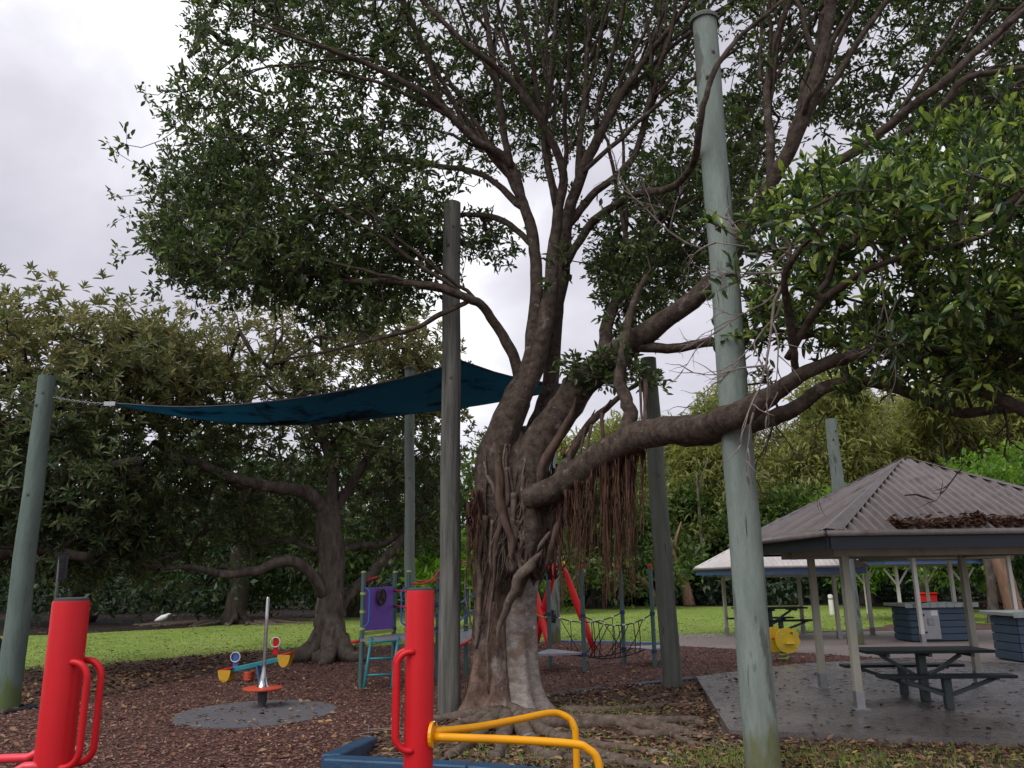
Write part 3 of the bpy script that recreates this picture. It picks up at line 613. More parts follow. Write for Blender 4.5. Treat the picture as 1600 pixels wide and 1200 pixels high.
for i in range(125):
    C_ = limbs_for[SRC[i % len(SRC)]]; k0 = int(len(C_) * RNG.uniform(.30 if SRC[i % len(SRC)] not in ('left', 'b', 'c') else .45, .9)); p0 = C_[k0, :3]; tg = C_[min(k0 + 3, len(C_) - 1), :3] - C_[max(k0 - 3, 0), :3]; tg /= np.linalg.norm(tg)
    v = AN - p0; ds = np.linalg.norm(v, axis=1); cosv = (v @ tg) / ds; ok = np.where((ds > 1.0) & (ds < 4.2) & (cosv > .78))[0]
    if not len(ok): continue
    e_ = AN[RNG.choice(ok)]; L_ = np.linalg.norm(e_ - p0); r0_ = min(C_[k0, 3] * .55, .008 + .009 * L_)
    P_ = np.array([[*(p0 + tg * L_ * .33 * t * (1 - t) * 2 + (e_ - p0) * t), r0_ * (1 - .72 * t)] for t in np.linspace(0, 1, 6)])
    B_ = wobble(catmull(P_, 4), 1.3); mbx = MB(); mbx.tube(B_[:, :3], B_[:, 3], n=6); mbx.build('branch', M_bark, fig, smooth=True); FAN.append(B_[4:, :3])
LN = np.vstack([LN] + FAN)
A, B, ra, rb, dirs = grow(LN, None, AN)
V, Fq = segs(A, B, ra, rb, 5); fastmesh('twigs', V, Fq, M_twig, fig)['kind'] = 'stuff'
pos, ax, nr, ln, wd, tw = sprays(AN, dirs, 24, .24, .075, .13, .40, up=.5)
V, Fc, k_ = leafgeo(pos, ax, nr, ln, wd)
cr = fastmesh('crown', V, Fc, M_leaf, fig, rnd=np.repeat(RNG.beta(1.5, 2.2, len(pos)), k_)); cr['kind'] = 'stuff'
V, Fq = segs(tw[0], tw[1], np.full(len(tw[0]), .0035), np.full(len(tw[0]), .002), 3); fastmesh('shoots', V, Fq, M_twig, fig)['kind'] = 'stuff'
# nearer, larger leaves of the low right limb
NEAR = [
 ([(1200, 340), (1290, 285), (1450, 265), (1560, 240), (1720, 170), (1720, 330), (1560, 400), (1420, 380), (1300, 400), (1215, 400)], 4.9, 7.4, 46, 7, .34),
 ([(1210, 400), (1400, 400), (1720, 380), (1720, 590), (1600, 600), (1450, 580), (1330, 575), (1260, 560), (1225, 480)], 5.6, 8.4, 58, 7, .34),
 ([(1290, 590), (1350, 600), (1330, 650), (1295, 640)], 6.6, 7.2, 2, 4, .10),
 ([(1380, 560), (1700, 540), (1700, 640), (1600, 615), (1450, 610)], 6.2, 7.6, 17, 6, .22),
 ([(1570, 260), (1720, 180), (1720, 380), (1570, 400)], 4.6, 5.6, 6, 5, .25),
 ([(1120, 440), (1200, 430), (1210, 600), (1160, 620), (1120, 560)], 7.6, 8.6, 7, 5, .25),
 ([(1170, 330), (1290, 250), (1330, 400), (1260, 560), (1190, 560)], 6.0, 7.8, 18, 6, .28),
 ([(1250, 270), (1400, 220), (1620, 150), (1620, 240), (1450, 290), (1280, 320)], 6.0, 8.2, 20, 7, .32),
]
AN2 = region(NEAR)
LN2 = np.vstack([limbs_for[q][3:] for q in ('d', 'd2', 'd5', 'd6', 'd7', 'd8', 'c5')])[:, :3]
A, B, ra, rb, dirs2 = grow(LN2, None, AN2)
V, Fq = segs(A, B, ra, rb, 5); fastmesh('twigs', V, Fq, M_twig, fig)['kind'] = 'stuff'
pos, ax, nr, ln, wd, tw = sprays(AN2, dirs2, 24, .17, .075, .13, .36, up=1.0, jitter=.6)
up_ = (nr[:, 2] > .6); young = np.where(np.arange(len(pos)) % 6 >= 4, .7, 0)
rl = np.clip(RNG.beta(1.4, 2.4, len(pos)) + young * RNG.random(len(pos)), 0, 1)
dist = pos[:, 1] + np.abs(pos[:, 0]) * .1
inview = (np.abs(pos[:, 0]) < pos[:, 1] * .66)
score = np.where(inview, dist, 99) + 0.0
near_id = np.argsort(score)[:280]; keep = np.ones(len(pos), bool); keep[near_id] = False
V, Fc, k_ = leafgeo(pos[keep], ax[keep], nr[keep], ln[keep], wd[keep])
cr = fastmesh('foliage', V, Fc, M_leafnear, fig, rnd=np.repeat(rl[keep], k_)); cr['kind'] = 'stuff'
V, Fq = segs(tw[0], tw[1], np.full(len(tw[0]), .0042), np.full(len(tw[0]), .0025), 4); fastmesh('shoots', V, Fq, M_twig, fig)['kind'] = 'stuff'
LEAFMESH = []
for kx in range(5):
    o1 = np.zeros((1, 3)); Vv, Ff, k_ = leafgeo(o1, np.array([[1., 0, 0]]), np.array([[0, 0, 1.]]), 1.0, .40, fold=.14, droop=.12)
    o_ = fastmesh('leaf', Vv, Ff, M_leafnear, None, rnd=np.full(2, (.15, .3, .5, .7, .95)[kx])); LEAFMESH.append(o_.data); bpy.data.objects.remove(o_)
fl = Vector(fig.location)
for i in near_id:
    a_ = Vector(ax[i]).normalized(); s_ = a_.cross(Vector(nr[i])).normalized(); u_ = s_.cross(a_)
    o_ = bpy.data.objects.new('leaf', LEAFMESH[min(4, int(rl[i] * 5))]); COL.objects.link(o_); o_.parent = fig
    o_.matrix_local = Matrix.Translation(Vector(pos[i]) - fl) @ Matrix((a_ * ln[i], -s_ * ln[i], u_ * ln[i])).transposed().to_4x4()

# bare dead twigs in front of the tall right pole
def deadtwigs(mb, start, dirn, ln_, r, lev):
    p = Vector(start); pts = [p.copy()]; d = Vector(dirn).normalized(); n = 6
    for i in range(n):
        d = (d + Vector(RNG.normal(0, .16, 3))).normalized(); p = p + d * ln_ / n; pts.append(p.copy())
        if lev > 0 and i > 0 and RNG.random() < .8:
            deadtwigs(mb, p, d + Vector(RNG.normal(0, .55, 3)), ln_ * .5, r * .6, lev - 1)
    mb.tube(pts, [r * (1 - .75 * i / n) for i in range(n + 1)], n=5)
for (s_, e_, r_) in (((1225, 440, 6.2), (1130, 640, 6.1), .016), ((1235, 420, 6.2), (1120, 470, 6.3), .012), ((1222, 470, 6.2), (1180, 610, 6.0), .012), ((1300, 380, 6.1), (1105, 385, 6.4), .018), ((1210, 460, 6.2), (1110, 560, 6.3), .010), ((1100, 390, 9), (930, 330, 9.4), .018), ((1040, 330, 9.3), (1000, 300, 9.3), .014),
                     ((1375, 400, 6), (1375, 560, 6), .010), ((1400, 470, 6), (1405, 560, 6), .008)):
    mbx = MB(); a_, b_ = W(*s_), W(*e_); deadtwigs(mbx, a_, b_ - a_, (b_ - a_).length * .95, r_, 2); mbx.build('dead_branch', M_deadtwig, fig, smooth=True)
for (s_, e_, r_) in (((1210, 650, 7.6), (1190, 740, 7.6), .012), ((1205, 655, 7.6), (1270, 735, 7.5), .010), ((1460, 625, 7.2), (1515, 740, 7.1), .012), ((1570, 640, 7), (1590, 700, 7), .016), ((1300, 625, 7.4), (1290, 700, 7.3), .008)):
    mbx = MB(); a_, b_ = W(*s_), W(*e_); deadtwigs(mbx, a_, b_ - a_, (b_ - a_).length, r_, 2); mbx.build('bare_twig', M_twig, fig, smooth=True)

# trunk: two fused columns, a lobed upper mass, root strands
def column(mbx, prof, lobes, seed, nseg=40):
    """prof: (px, py, d, r px); a lobed, uneven column"""
    pts = np.array([[*W(a, b, d), r * PXM(d)] for a, b, d, r in prof]); C_ = catmull(pts, 6); rg = np.random.default_rng(seed); ph = rg.random(6) * 6.28; n = len(C_)
    vs, fs = [], []
    for i, c in enumerate(C_):
        t = i / (n - 1)
        for k_ in range(nseg):
            a = 2 * math.pi * k_ / nseg
            am = lobes[0] * (1 - t) ** 3 + lobes[1] * 1.3
            r = c[3] * (1 + am * math.sin(5 * a + ph[0] + t * 1.3) + am * .7 * math.sin(8 * a + ph[1] - t * 2) + .03 * math.sin(13 * a + ph[2] + 9 * t) + .03 * math.sin(17 * t + 3 * a + ph[3]))
            vs.append((c[0] + r * math.cos(a), c[1] + r * math.sin(a), c[2] + .02 * math.sin(3 * a + ph[4])))
        if i:
            for k_ in range(nseg):
                j = (k_ + 1) % nseg; fs.append(((i - 1) * nseg + k_, (i - 1) * nseg + j, i * nseg + j, i * nseg + k_))
    fs.append(tuple(range((n - 1) * nseg, n * nseg))); mbx.add(vs, fs); return C_
def trunk_a(m): global CA; CA = column(m, [(752, 1150, 10.65, 92), (760, 1124, 10.75, 62), (765, 1098, 10.8, 44), (766, 1065, 10.8, 34), (766, 1020, 10.8, 30), (767, 960, 10.8, 27), (770, 900, 10.8, 28), (775, 850, 10.8, 30), (778, 790, 10.8, 34)], (.30, .05), 3)
def trunk_b(m): column(m, [(826, 1150, 10.8, 80), (819, 1120, 10.85, 54), (814, 1092, 10.85, 38), (811, 1060, 10.85, 31), (810, 1010, 10.85, 28), (811, 950, 10.85, 26), (816, 900, 10.85, 27), (822, 850, 10.85, 30), (825, 800, 10.8, 32)], (.26, .02), 8)
def trunk_c(m): column(m, [(800, 930, 10.85, 30), (806, 880, 10.8, 46), (815, 830, 10.8, 58), (812, 775, 10.8, 58), (805, 735, 10.8, 46), (806, 700, 10.8, 30), (808, 668, 10.8, 12)], (.05, .09), 12)
part('trunk', M_barkbrown, fig, trunk_a, True); part('trunk', M_barkgrey, fig, trunk_b, True, label='smooth pale grey right half of the fused trunk'); part('trunk', M_bark, fig, trunk_c, True)
# the knobbly cut end of the low limb, and a bare pale patch
def strand(px0, py0, px1, py1, d0, d1, r0, r1, wander=8, n=9):
    o = []; wx = RNG.normal(0, wander, n); wx = np.cumsum(wx - wx.mean()) * .5
    for i in range(n):
        t = i / (n - 1); o.append((*W(px0 + (px1 - px0) * t + wx[i] * math.sin(math.pi * t), py0 + (py1 - py0) * t, d0 + (d1 - d0) * t + .03 * RNG.normal()), (r0 + (r1 - r0) * t) * PXM(10.5)))
    return catmull(np.array(o), 3)
SURF = lambda px, py: 10.8 - PXM(10.8) * (60 if 720 < py < 900 else 42) * math.sqrt(max(0.02, 1 - ((px - (805 if py < 900 else 790)) / (62 if py < 900 else 54)) ** 2))
for i in range(64):
    x0 = 755 + 125 * RNG.random(); y0 = 690 + 130 * RNG.random(); x1 = np.clip(x0 + RNG.normal(-4, 24), 742, 868); y1 = y0 + 90 + 190 * RNG.random(); y1 = min(y1 + (70 if i % 6 == 0 else 0), 1085 if x1 < 782 else 905)
    n = 9; o_ = []; wv = np.cumsum(RNG.normal(0, 5, n))
    r_ = RNG.choice([1.2, 1.8, 2.5, 3.6, 5.5], p=[.25, .3, .25, .13, .07])
    for j in range(n):
        t = j / (n - 1); xx = x0 + (x1 - x0) * t + wv[j] * math.sin(math.pi * t); yy = y0 + (y1 - y0) * t
        o_.append((*W(xx, yy, SURF(np.clip(xx, 748, 862), yy) - .01), r_ * (1 - .35 * t) * PXM(10.5)))
    C_ = catmull(np.array(o_), 3); mbx = MB(); mbx.tube(C_[:, :3], C_[:, 3], n=6, lob=lambda i, a: 1 + .12 * math.sin(3 * a + i)); mbx.build('aerial_root', (M_bark, M_bark, M_root, M_rootg, M_bark)[i % 5], fig, smooth=True)
# thick crossing roots that show on the photograph
for L_, m_ in (([(848, 858, 10.15, 9), (825, 878, 10.2, 10), (805, 905, 10.25, 9), (790, 935, 10.3, 8), (780, 965, 10.4, 6), (776, 1000, 10.45, 4)], M_rootg), ([(862, 830, 10.2, 8), (840, 862, 10.15, 8)], M_rootg), ([(772, 690, 10.4, 9), (778, 740, 10.3, 9), (782, 800, 10.25, 9), (798, 850, 10.2, 7), (800, 880, 10.2, 5)], M_root),
               ([(792, 700, 10.35, 6), (790, 780, 10.25, 6), (775, 850, 10.3, 5), (770, 940, 10.45, 4)], M_root), ([(900, 770, 9.9, 7), (880, 810, 10.05, 8), (868, 850, 10.2, 8), (845, 900, 10.35, 6)], M_root), ([(900, 620, 10.0, 8), (872, 680, 10.0, 9), (850, 730, 10.1, 9), (845, 780, 10.15, 8)], M_root),
               ([(930, 640, 10.05, 6), (895, 700, 10.0, 7), (870, 745, 10.05, 8), (858, 800, 10.15, 7)], M_root)):
    C_ = catmull(np.array([[*W(a, b, d), r * PXM(d)] for a, b, d, r in L_]), 5); C_[:, 3] *= .78; C_[:5, 3] *= np.array([.15, .4, .6, .8, .92]); C_[-4:, 3] *= np.array([.9, .7, .5, .25]); C_ = wobble(C_, .35); mbx = MB(); mbx.tube(C_[:, :3], C_[:, 3], n=8, lob=lambda i, a: 1 + .1 * math.sin(3 * a + i * .7)); mbx.build('root', m_, fig, smooth=True)
part('cut_stub', M_bark, fig, lambda m: m.tube([W(872, 762, 10.0), W(850, 770, 10.02), W(832, 776, 10.06), W(822, 779, 10.1)], [.15, .155, .15, .13], n=12, lob=lambda i, a: 1 + .06 * math.sin(4 * a + i)), True)
# hanging aerial roots
mbx = MB()
for (cx, y0, y1, n, sd, d) in ((905, 765, 915, 16, 5, 9.6), (925, 745, 870, 10, 4, 9.5), (948, 735, 925, 26, 6, 9.3), (966, 728, 930, 22, 5, 9.15), (985, 718, 925, 16, 5, 9.0), (1003, 715, 830, 5, 4, 8.9), (890, 780, 900, 14, 6, 9.8), (735, 800, 905, 14, 5, 10.5), (745, 780, 880, 12, 5, 10.4), (876, 800, 930, 10, 5, 10.1), (975, 730, 880, 8, 10, 9.1), (915, 760, 930, 8, 9, 9.6)):
    for i in range(int(n * 1.9)):
        x = cx + RNG.normal(0, sd * .8); L1 = y0 + (y1 - y0) * (.2 + .95 * RNG.random() ** .8)
        C_ = strand(x, y0 - 14, cx + RNG.normal(0, sd * .9) + RNG.normal(0, 2), L1, d + RNG.normal(0, .07), d + RNG.normal(0, .1), RNG.choice([.8, 1.1, 1.6, 2.4], p=[.35, .35, .2, .1]), .3, 4.0)
        mbx.tube(C_[:, :3] + np.array([0, 0, .02]) * 0, C_[:, 3], n=4, cap=False)
hr = mbx.build('hanging_roots', M_hang, fig, smooth=True); hr['kind'] = 'stuff'
for (xa, ya, xb, yb, da, db, r_) in ((940, 640, 938, 740, 9.9, 9.6, 3), (925, 660, 905, 760, 9.9, 9.8, 2.4), (915, 668, 893, 770, 9.9, 9.9, 2.2), (955, 625, 940, 655, 9.8, 9.9, 2), (1008, 590, 1012, 690, 9.2, 8.7, 3.4), (1000, 600, 1005, 680, 9.2, 8.8, 2), (880, 700, 880, 760, 10, 10, 3)):
    C_ = strand(xa, ya, xb, yb, da, db, r_, r_ * .8, 2); mbx = MB(); mbx.tube(C_[:, :3], C_[:, 3], n=6); mbx.build('prop_root', M_root, fig, smooth=True)
# buttress and surface roots
SR = [[(800, 1108, .12, 24), (850, 1120, .12, 18), (900, 1120, .11, 17), (950, 1122, .09, 15), (1010, 1128, .07, 12), (1060, 1136, .05, 9), (1100, 1150, .03, 7), (1150, 1165, .01, 4)],
      [(960, 1120, .07, 11), (1020, 1122, .07, 10), (1080, 1120, .07, 9), (1100, 1128, .05, 7)],
      [(960, 1125, .06, 10), (1000, 1142, .05, 9), (1060, 1140, .05, 8), (1090, 1132, .04, 6)],
      [(880, 1105, .06, 8), (960, 1106, .05, 7), (1020, 1102, .04, 6), (1100, 1098, .02, 3)],
      [(1000, 1095, .03, 5), (1040, 1086, .03, 5), (1075, 1084, .03, 4), (1105, 1082, .02, 3)],
      [(772, 1110, .10, 22), (735, 1124, .10, 15), (700, 1134, .09, 11), (660, 1142, .05, 8), (600, 1150, .02, 5)],
      [(778, 1110, .10, 22), (750, 1140, .09, 15), (725, 1160, .07, 12), (700, 1178, .03, 8)],
      [(792, 1112, .10, 22), (788, 1145, .08, 14), (780, 1170, .06, 12), (760, 1185, .03, 9)],
      [(808, 1112, .10, 20), (828, 1150, .08, 14), (850, 1172, .06, 11), (900, 1180, .04, 9), (960, 1190, .02, 6)],
      [(812, 1110, .10, 20), (858, 1140, .08, 13), (900, 1152, .06, 10), (950, 1160, .05, 8), (1020, 1172, .03, 6), (1060, 1180, .01, 4)],
      [(765, 1108, .10, 18), (720, 1114, .09, 12), (690, 1118, .06, 8), (640, 1120, .02, 4)],
      [(900, 1165, .05, 12), (960, 1180, .06, 12), (1030, 1196, .04, 9), (1080, 1215, .02, 6)],
      [(1020, 1128, .05, 6), (1060, 1150, .04, 6), (1110, 1165, .03, 5), (1160, 1172, .01, 3)]]
for L_ in SR:
    pts = np.array([[*G(a, b, z), r * PXM(G(a, b, z).y)] for a, b, z, r in L_]); pts[:, 3] *= .72; pts[:, 2] = [max(0, q[2] * .8 - q[3] * PXM(9) * .3) for q in L_]
    C_ = catmull(pts, 6); C_[1:-1, :2] += RNG.normal(0, .018, (len(C_) - 2, 2)); mbx = MB(); ph = RNG.random() * 6
    mbx.tube(C_[:, :3], C_[:, 3], n=9, lob=lambda i, a, ph=ph: 1 + .1 * math.sin(3 * a + i * .5 + ph) + .07 * math.sin(i * 1.7 + ph)); mbx.build('surface_root', M_rootg, fig, smooth=True)
mbx = MB()
for i in range(46):
    c = G(800 + RNG.normal(20, 130), 1160 + RNG.normal(5, 26)); a = RNG.random() * 6.28; p = Vector((c.x, c.y, .008)); pts = []
    if not (6.9 < c.y < 11): continue
    for k_ in range(7): a += RNG.normal(0, .35); p = p + Vector((math.cos(a), math.sin(a), 0)) * .13; pts.append(Vector((p.x, p.y, .006 + .012 * math.sin(k_))))
    mbx.tube(pts, [.018 * (1 - .1 * q) * (.5 + RNG.random()) for q in range(7)], n=5)
mbx.build('fine_surface_roots', M_rootg, fig, smooth=True)['kind'] = 'stuff'

# ---- other trees
def tree(name, label, base, limbs, lobes, per_lobe, mt, bark, leaf=(.2, .32), wf=.42, per=16, spread=.6, group=None, up=.4, droop=.15, detail=False, fr=.0048, trunk_r=None, jitter=.6, rp=None, flat=.6, twig=True, rosette=None):
    """limbs: lists of world (x,y,z,r); lobes: (centre, radii) filled with leafy shoots"""
    t = thing(name, label, 'tree', base, group)
    ln_ = []
    for i, L_ in enumerate(limbs):
        C_ = catmull(np.array(L_), 5); C_ = wobble(C_, .15)
        mbx = MB(); ph = RNG.random() * 6; fl_ = .22 if i == 0 else .06
        mbx.tube(C_[:, :3], C_[:, 3], n=14 if i == 0 else 8, lob=lambda q, a, ph=ph, fl_=fl_, K=len(C_): 1 + fl_ * (max(0, 1 - q / (K * .5))) * math.sin(5 * a + ph) + .06 * math.sin(3 * a + ph + q * .4))
        mbx.build('trunk' if i == 0 else 'limb', bark, t, smooth=True); ln_.append(C_[len(C_) // 2 if i == 0 else 1:, :3])
    an = []
    for c, rad in lobes:
        n = per_lobe; u = norm(RNG.normal(0, 1, (n, 3))); rr = (.35 + .65 * RNG.random(n) ** .5)[:, None]
        bump_ = 1 + .18 * np.sin(u[:, 0:1] * 5 + c[0]) * np.cos(u[:, 2:3] * 4 + c[2])
        an.append(np.array(c) + u * rr * bump_ * np.array(rad))
    an = np.vstack(an); an = an[an[:, 2] > .3]
    A, B, ra, rb, dr = grow(np.vstack(ln_), None, an, step=.6, sag=.05)
    if twig: V, Fq = segs(A, B, ra * 1.5, rb * 1.5, 4); fastmesh('twigs', V, Fq, bark, t)['kind'] = 'stuff'
    cen = np.array([c for c, r in lobes]).mean(0)
    dr = norm(dr * .5 + norm(an - cen) * .7)
    if rosette: pos, ax, nr, ll, wd, tw = rosettes(an, dr, rosette[0], rosette[1], spread, leaf[0], leaf[1], wf)
    else: pos, ax, nr, ll, wd, tw = sprays(an, dr, per, spread, leaf[0], leaf[1], wf, up=up, jitter=jitter)
    ok = pos[:, 2] > .15; pos, ax, nr, ll, wd = pos[ok], ax[ok], nr[ok], ll[ok], wd[ok]
    V, Fc, k_ = leafgeo(pos, ax, nr, ll, wd, detail=detail, droop=droop)
    r = RNG.beta(1.6, 2.0, len(pos)) if rp is None else rp(pos)
    o = fastmesh('crown', V, Fc, mt, t, rnd=np.repeat(r, k_)); o['kind'] = 'stuff'
    return t
def Wr(L_, k_=1.0): return [(*W(a, b, d), r * k_ * PXM(d)) for a, b, d, r in L_]
def lobe(px, py, d, rx, ry, rd): s_ = PXM(d); return (tuple(W(px, py, d)), (rx * s_, rd, ry * s_))
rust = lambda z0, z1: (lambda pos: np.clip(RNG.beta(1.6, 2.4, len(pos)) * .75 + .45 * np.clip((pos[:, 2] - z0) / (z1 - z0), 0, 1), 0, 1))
tree('bay_fig_tree', 'broad fig with grey buttressed trunk standing on the lawn edge behind the seesaw', G(513, 1022),
     [Wr([(512, 1030, 17.8, 46), (513, 1012, 17.8, 31), (514, 985, 17.8, 23), (515, 940, 17.8, 20), (515, 880, 17.8, 20), (513, 820, 17.8, 20), (510, 785, 17.8, 16)]),
      Wr([(508, 800, 17.8, 18), (480, 772, 17.4, 17), (430, 762, 17, 15), (370, 748, 16.6, 13), (300, 722, 16.2, 10), (240, 690, 16, 7)], .62),
      Wr([(512, 800, 17.8, 17), (520, 740, 17.8, 15), (500, 680, 17.8, 12), (470, 620, 17.6, 10), (440, 540, 17.4, 6)], .62),
      Wr([(520, 800, 17.9, 15), (560, 740, 18.2, 12), (600, 680, 18.6, 9), (640, 600, 19, 6)], .62),
      Wr([(510, 985, 17.7, 16), (490, 1008, 17.5, 15), (465, 1020, 17.4, 12), (435, 1026, 17.3, 8), (400, 1031, 17.2, 4)]),
      Wr([(516, 985, 17.7, 15), (530, 1010, 17.5, 14), (545, 1022, 17.4, 11), (570, 1030, 17.3, 6)]),
      Wr([(512, 985, 17.6, 14), (512, 1015, 17.3, 13), (508, 1030, 17.0, 9), (500, 1038, 16.7, 4)]),
      Wr([(505, 930, 17.6, 14), (480, 890, 17.3, 14), (440, 876, 17, 13), (400, 890, 16.8, 12), (350, 896, 16.5, 10), (300, 884, 16.2, 7), (250, 890, 16, 4)], .62),
      Wr([(525, 960, 17.9, 16), (550, 925, 18.2, 14), (590, 885, 18.5, 12), (640, 830, 19, 9), (680, 790, 19.4, 6)], .62),
      Wr([(520, 870, 17.9, 9), (560, 853, 18.4, 9), (600, 850, 18.8, 8), (650, 820, 19.2, 6)], .62),
      Wr([(498, 860, 17.7, 6), (450, 845, 18.2, 6), (400, 850, 18.6, 5), (330, 835, 19, 3)], .62)],
     [lobe(430, 550, 17.5, 110, 70, 2.2), lobe(560, 590, 18.5, 110, 70, 2.4), lobe(340, 640, 17.5, 120, 75, 2.4), lobe(640, 690, 19, 80, 80, 2), lobe(450, 660, 18, 130, 60, 3), lobe(240, 740, 16.8, 110, 80, 2), lobe(560, 730, 19, 110, 60, 2.4), lobe(330, 790, 18, 110, 60, 2.4), lobe(210, 860, 17, 90, 40, 1.6), lobe(640, 800, 19.5, 60, 60, 1.6), lobe(430, 820, 19.5, 100, 60, 1.8), lobe(600, 540, 18.5, 70, 50, 1.6), lobe(660, 610, 19, 60, 60, 1.6), lobe(290, 580, 16.5, 80, 60, 1.8)],
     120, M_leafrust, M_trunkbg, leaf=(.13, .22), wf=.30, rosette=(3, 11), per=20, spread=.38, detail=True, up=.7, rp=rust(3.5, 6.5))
tree('rusty_leaved_tree', 'tall dense tree with rust tinged leaf rosettes behind the left green pole', W(-70, 1045, 15) * 1,
     [Wr([(-60, 1060, 15, 50), (-60, 960, 15, 34), (-40, 850, 15, 28), (-10, 740, 15, 24), (20, 660, 15, 18)]),
      Wr([(-10, 740, 15, 18), (60, 660, 14.6, 14), (120, 600, 14.4, 10), (160, 540, 14.2, 6)]), Wr([(-30, 800, 15, 16), (60, 760, 14.4, 14), (140, 740, 14, 10), (220, 720, 13.8, 7)]), Wr([(-40, 870, 15, 14), (60, 860, 14.6, 10), (140, 870, 14.2, 7)])],
     [lobe(60, 545, 14.6, 95, 80, 1.6), lobe(170, 570, 14.6, 85, 75, 1.6), lobe(-60, 560, 15, 100, 100, 2), lobe(250, 600, 15, 70, 75, 1.6), lobe(110, 660, 14.6, 110, 60, 2), lobe(0, 720, 14.6, 100, 90, 2), lobe(150, 760, 14.6, 100, 60, 1.8), lobe(20, 840, 15, 110, 80, 2), lobe(130, 850, 15.4, 80, 50, 1.5), lobe(-120, 700, 14, 90, 120, 2)],
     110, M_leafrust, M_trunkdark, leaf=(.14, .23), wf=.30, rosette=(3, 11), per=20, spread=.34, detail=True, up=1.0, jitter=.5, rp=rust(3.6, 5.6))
def simple_tree(name, label, px, base_d, top_py, halfw, mt, bark, n=60, leaf=(.22, .4), lowest=.25, r=.2, lean=0, group=None, per=14, wf=.42, spread=.7, lobes_n=5, up=.4, droop=.15, jitter=.6, depth=2.2, squash=1.0, seed=0):
    rg = np.random.default_rng(int(abs(px) * 7 + base_d * 13 + seed)); X = W(px, 900, base_d).x; H = W(px, top_py, base_d).z; hw = halfw * PXM(base_d)
    b = (X, base_d, 0); top = np.array((X + lean, base_d, H * .72))
    limbs = [[(X, base_d, -.05, r * 1.8), (X + lean * .1, base_d, .35, r * 1.15), (X + lean * .4, base_d + rg.normal(0, .1), H * .3, r), (X + lean * .8, base_d, H * .55, r * .75), (*top, r * .4)]]
    lb = []
    for i in range(lobes_n):
        a = rg.random() * 6.28 + i * 2.4; q = lowest + (1 - lowest) * (i + .5) / lobes_n; wdt = hw * (.35 + .65 * math.sin(math.pi * min(1, .25 + .72 * q)))
        c = (X + lean * q + wdt * .62 * math.cos(a), base_d + depth * .5 * math.sin(a), H * (q * .92)); rz = max(.6, H * (1 - lowest) / lobes_n * 1.05)
        lb.append((c, (wdt * .72, depth * .7, rz * squash)))
        q0 = np.array(limbs[0][2][:3]); limbs.append([(*(q0 + (top - q0) * max(0, q - .45)), r * .5), (*((np.array(c) + q0) / 2 + np.array([0, 0, .3])), r * .32), (*c, r * .15)])
    return tree(name, label, b, limbs, lb, n, mt, bark, leaf=leaf, wf=wf, per=per, spread=spread, group=group, up=up, droop=droop, jitter=jitter)
g1 = 'dark fig trees in shade beyond the lawn'
for (px, d, ty, hw, lab) in ((-150, 34, 640, 190, 'dark fig at the left picture edge beyond the lawn'), (130, 36, 650, 170, 'dark shaded fig beyond the lawn right of the leftmost pole'), (372, 33, 690, 170, 'dark fig with spreading surface roots beyond the seesaw'), (560, 38, 660, 160, 'dark fig seen behind the grey buttressed fig trunk'),
                              (760, 40, 690, 150, 'dark fig beyond the lawn behind the big fig trunk'), (930, 44, 700, 120, 'shaded fig beyond the rope net with low bare branches')):
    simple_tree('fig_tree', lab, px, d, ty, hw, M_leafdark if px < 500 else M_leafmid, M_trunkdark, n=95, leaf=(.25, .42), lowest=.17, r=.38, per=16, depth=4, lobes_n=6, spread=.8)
g2 = 'olive crowned trees on the far side of the lawn'
for (px, d, ty, hw, lab) in ((960, 58, 655, 120, 'olive tree between the big fig trunk and the dark green pole'), (1080, 54, 660, 110, 'olive feathery tree just right of the dark green pole'), (1180, 60, 612, 120, 'olive feathery tree behind the tall pale green pole'), (1290, 57, 590, 120, 'tallest olive feathery tree right of the tall pale green pole'),
                              (1390, 62, 585, 120, 'olive feathery tree above the near shelter roof peak'), (1490, 56, 600, 115, 'olive feathery tree behind the right slope of the near shelter roof'), (1590, 60, 588, 130, 'olive feathery tree at the right edge of the photo'), (1700, 56, 600, 140, 'olive feathery tree beyond the right edge')):
    simple_tree('feathery_tree', lab, px, d, ty, hw, M_leafolive, M_trunkbg, n=170, leaf=(.40, .80), lowest=.18, r=.22, per=20, wf=.20, depth=4.5, lobes_n=8, spread=1.0, up=-.2, droop=.35, jitter=.45, group=g2)
for (px, d, ty, hw, lab) in ((1030, 49, 800, 80, 'dark bushy tree low behind the dark green pole'), (1110, 50, 770, 80, 'dark bushy tree left of the pale far shelter roof'), (1220, 50, 770, 90, 'dark bushy tree behind the pale far shelter roof'), (900, 52, 790, 80, 'dark bushy tree behind the rope net and swing')):
    simple_tree('bushy_tree', lab, px, d, ty, hw, M_leafmid, M_trunkbg, n=90, leaf=(.28, .5), lowest=.34, r=.16, per=16, depth=3, lobes_n=5, spread=.8)
for (px, d, ty, hw, lab) in ((672, 27, 800, 46, 'bright green sapling seen just left of the grey timber pole'), (1545, 34, 715, 110, 'bright green leafy tree behind the right slope of the near roof'), (1610, 38, 700, 80, 'bright green tree at the right edge above the roof'), (1330, 40, 770, 40, 'lime green sapling beside the weathered pole behind the near roof')):
    simple_tree('bright_tree', lab, px, d, ty, hw, M_leafbright, M_trunkbg, n=70, leaf=(.2, .36), lowest=.30, r=.12, per=16, depth=2, lobes_n=5, spread=.6)
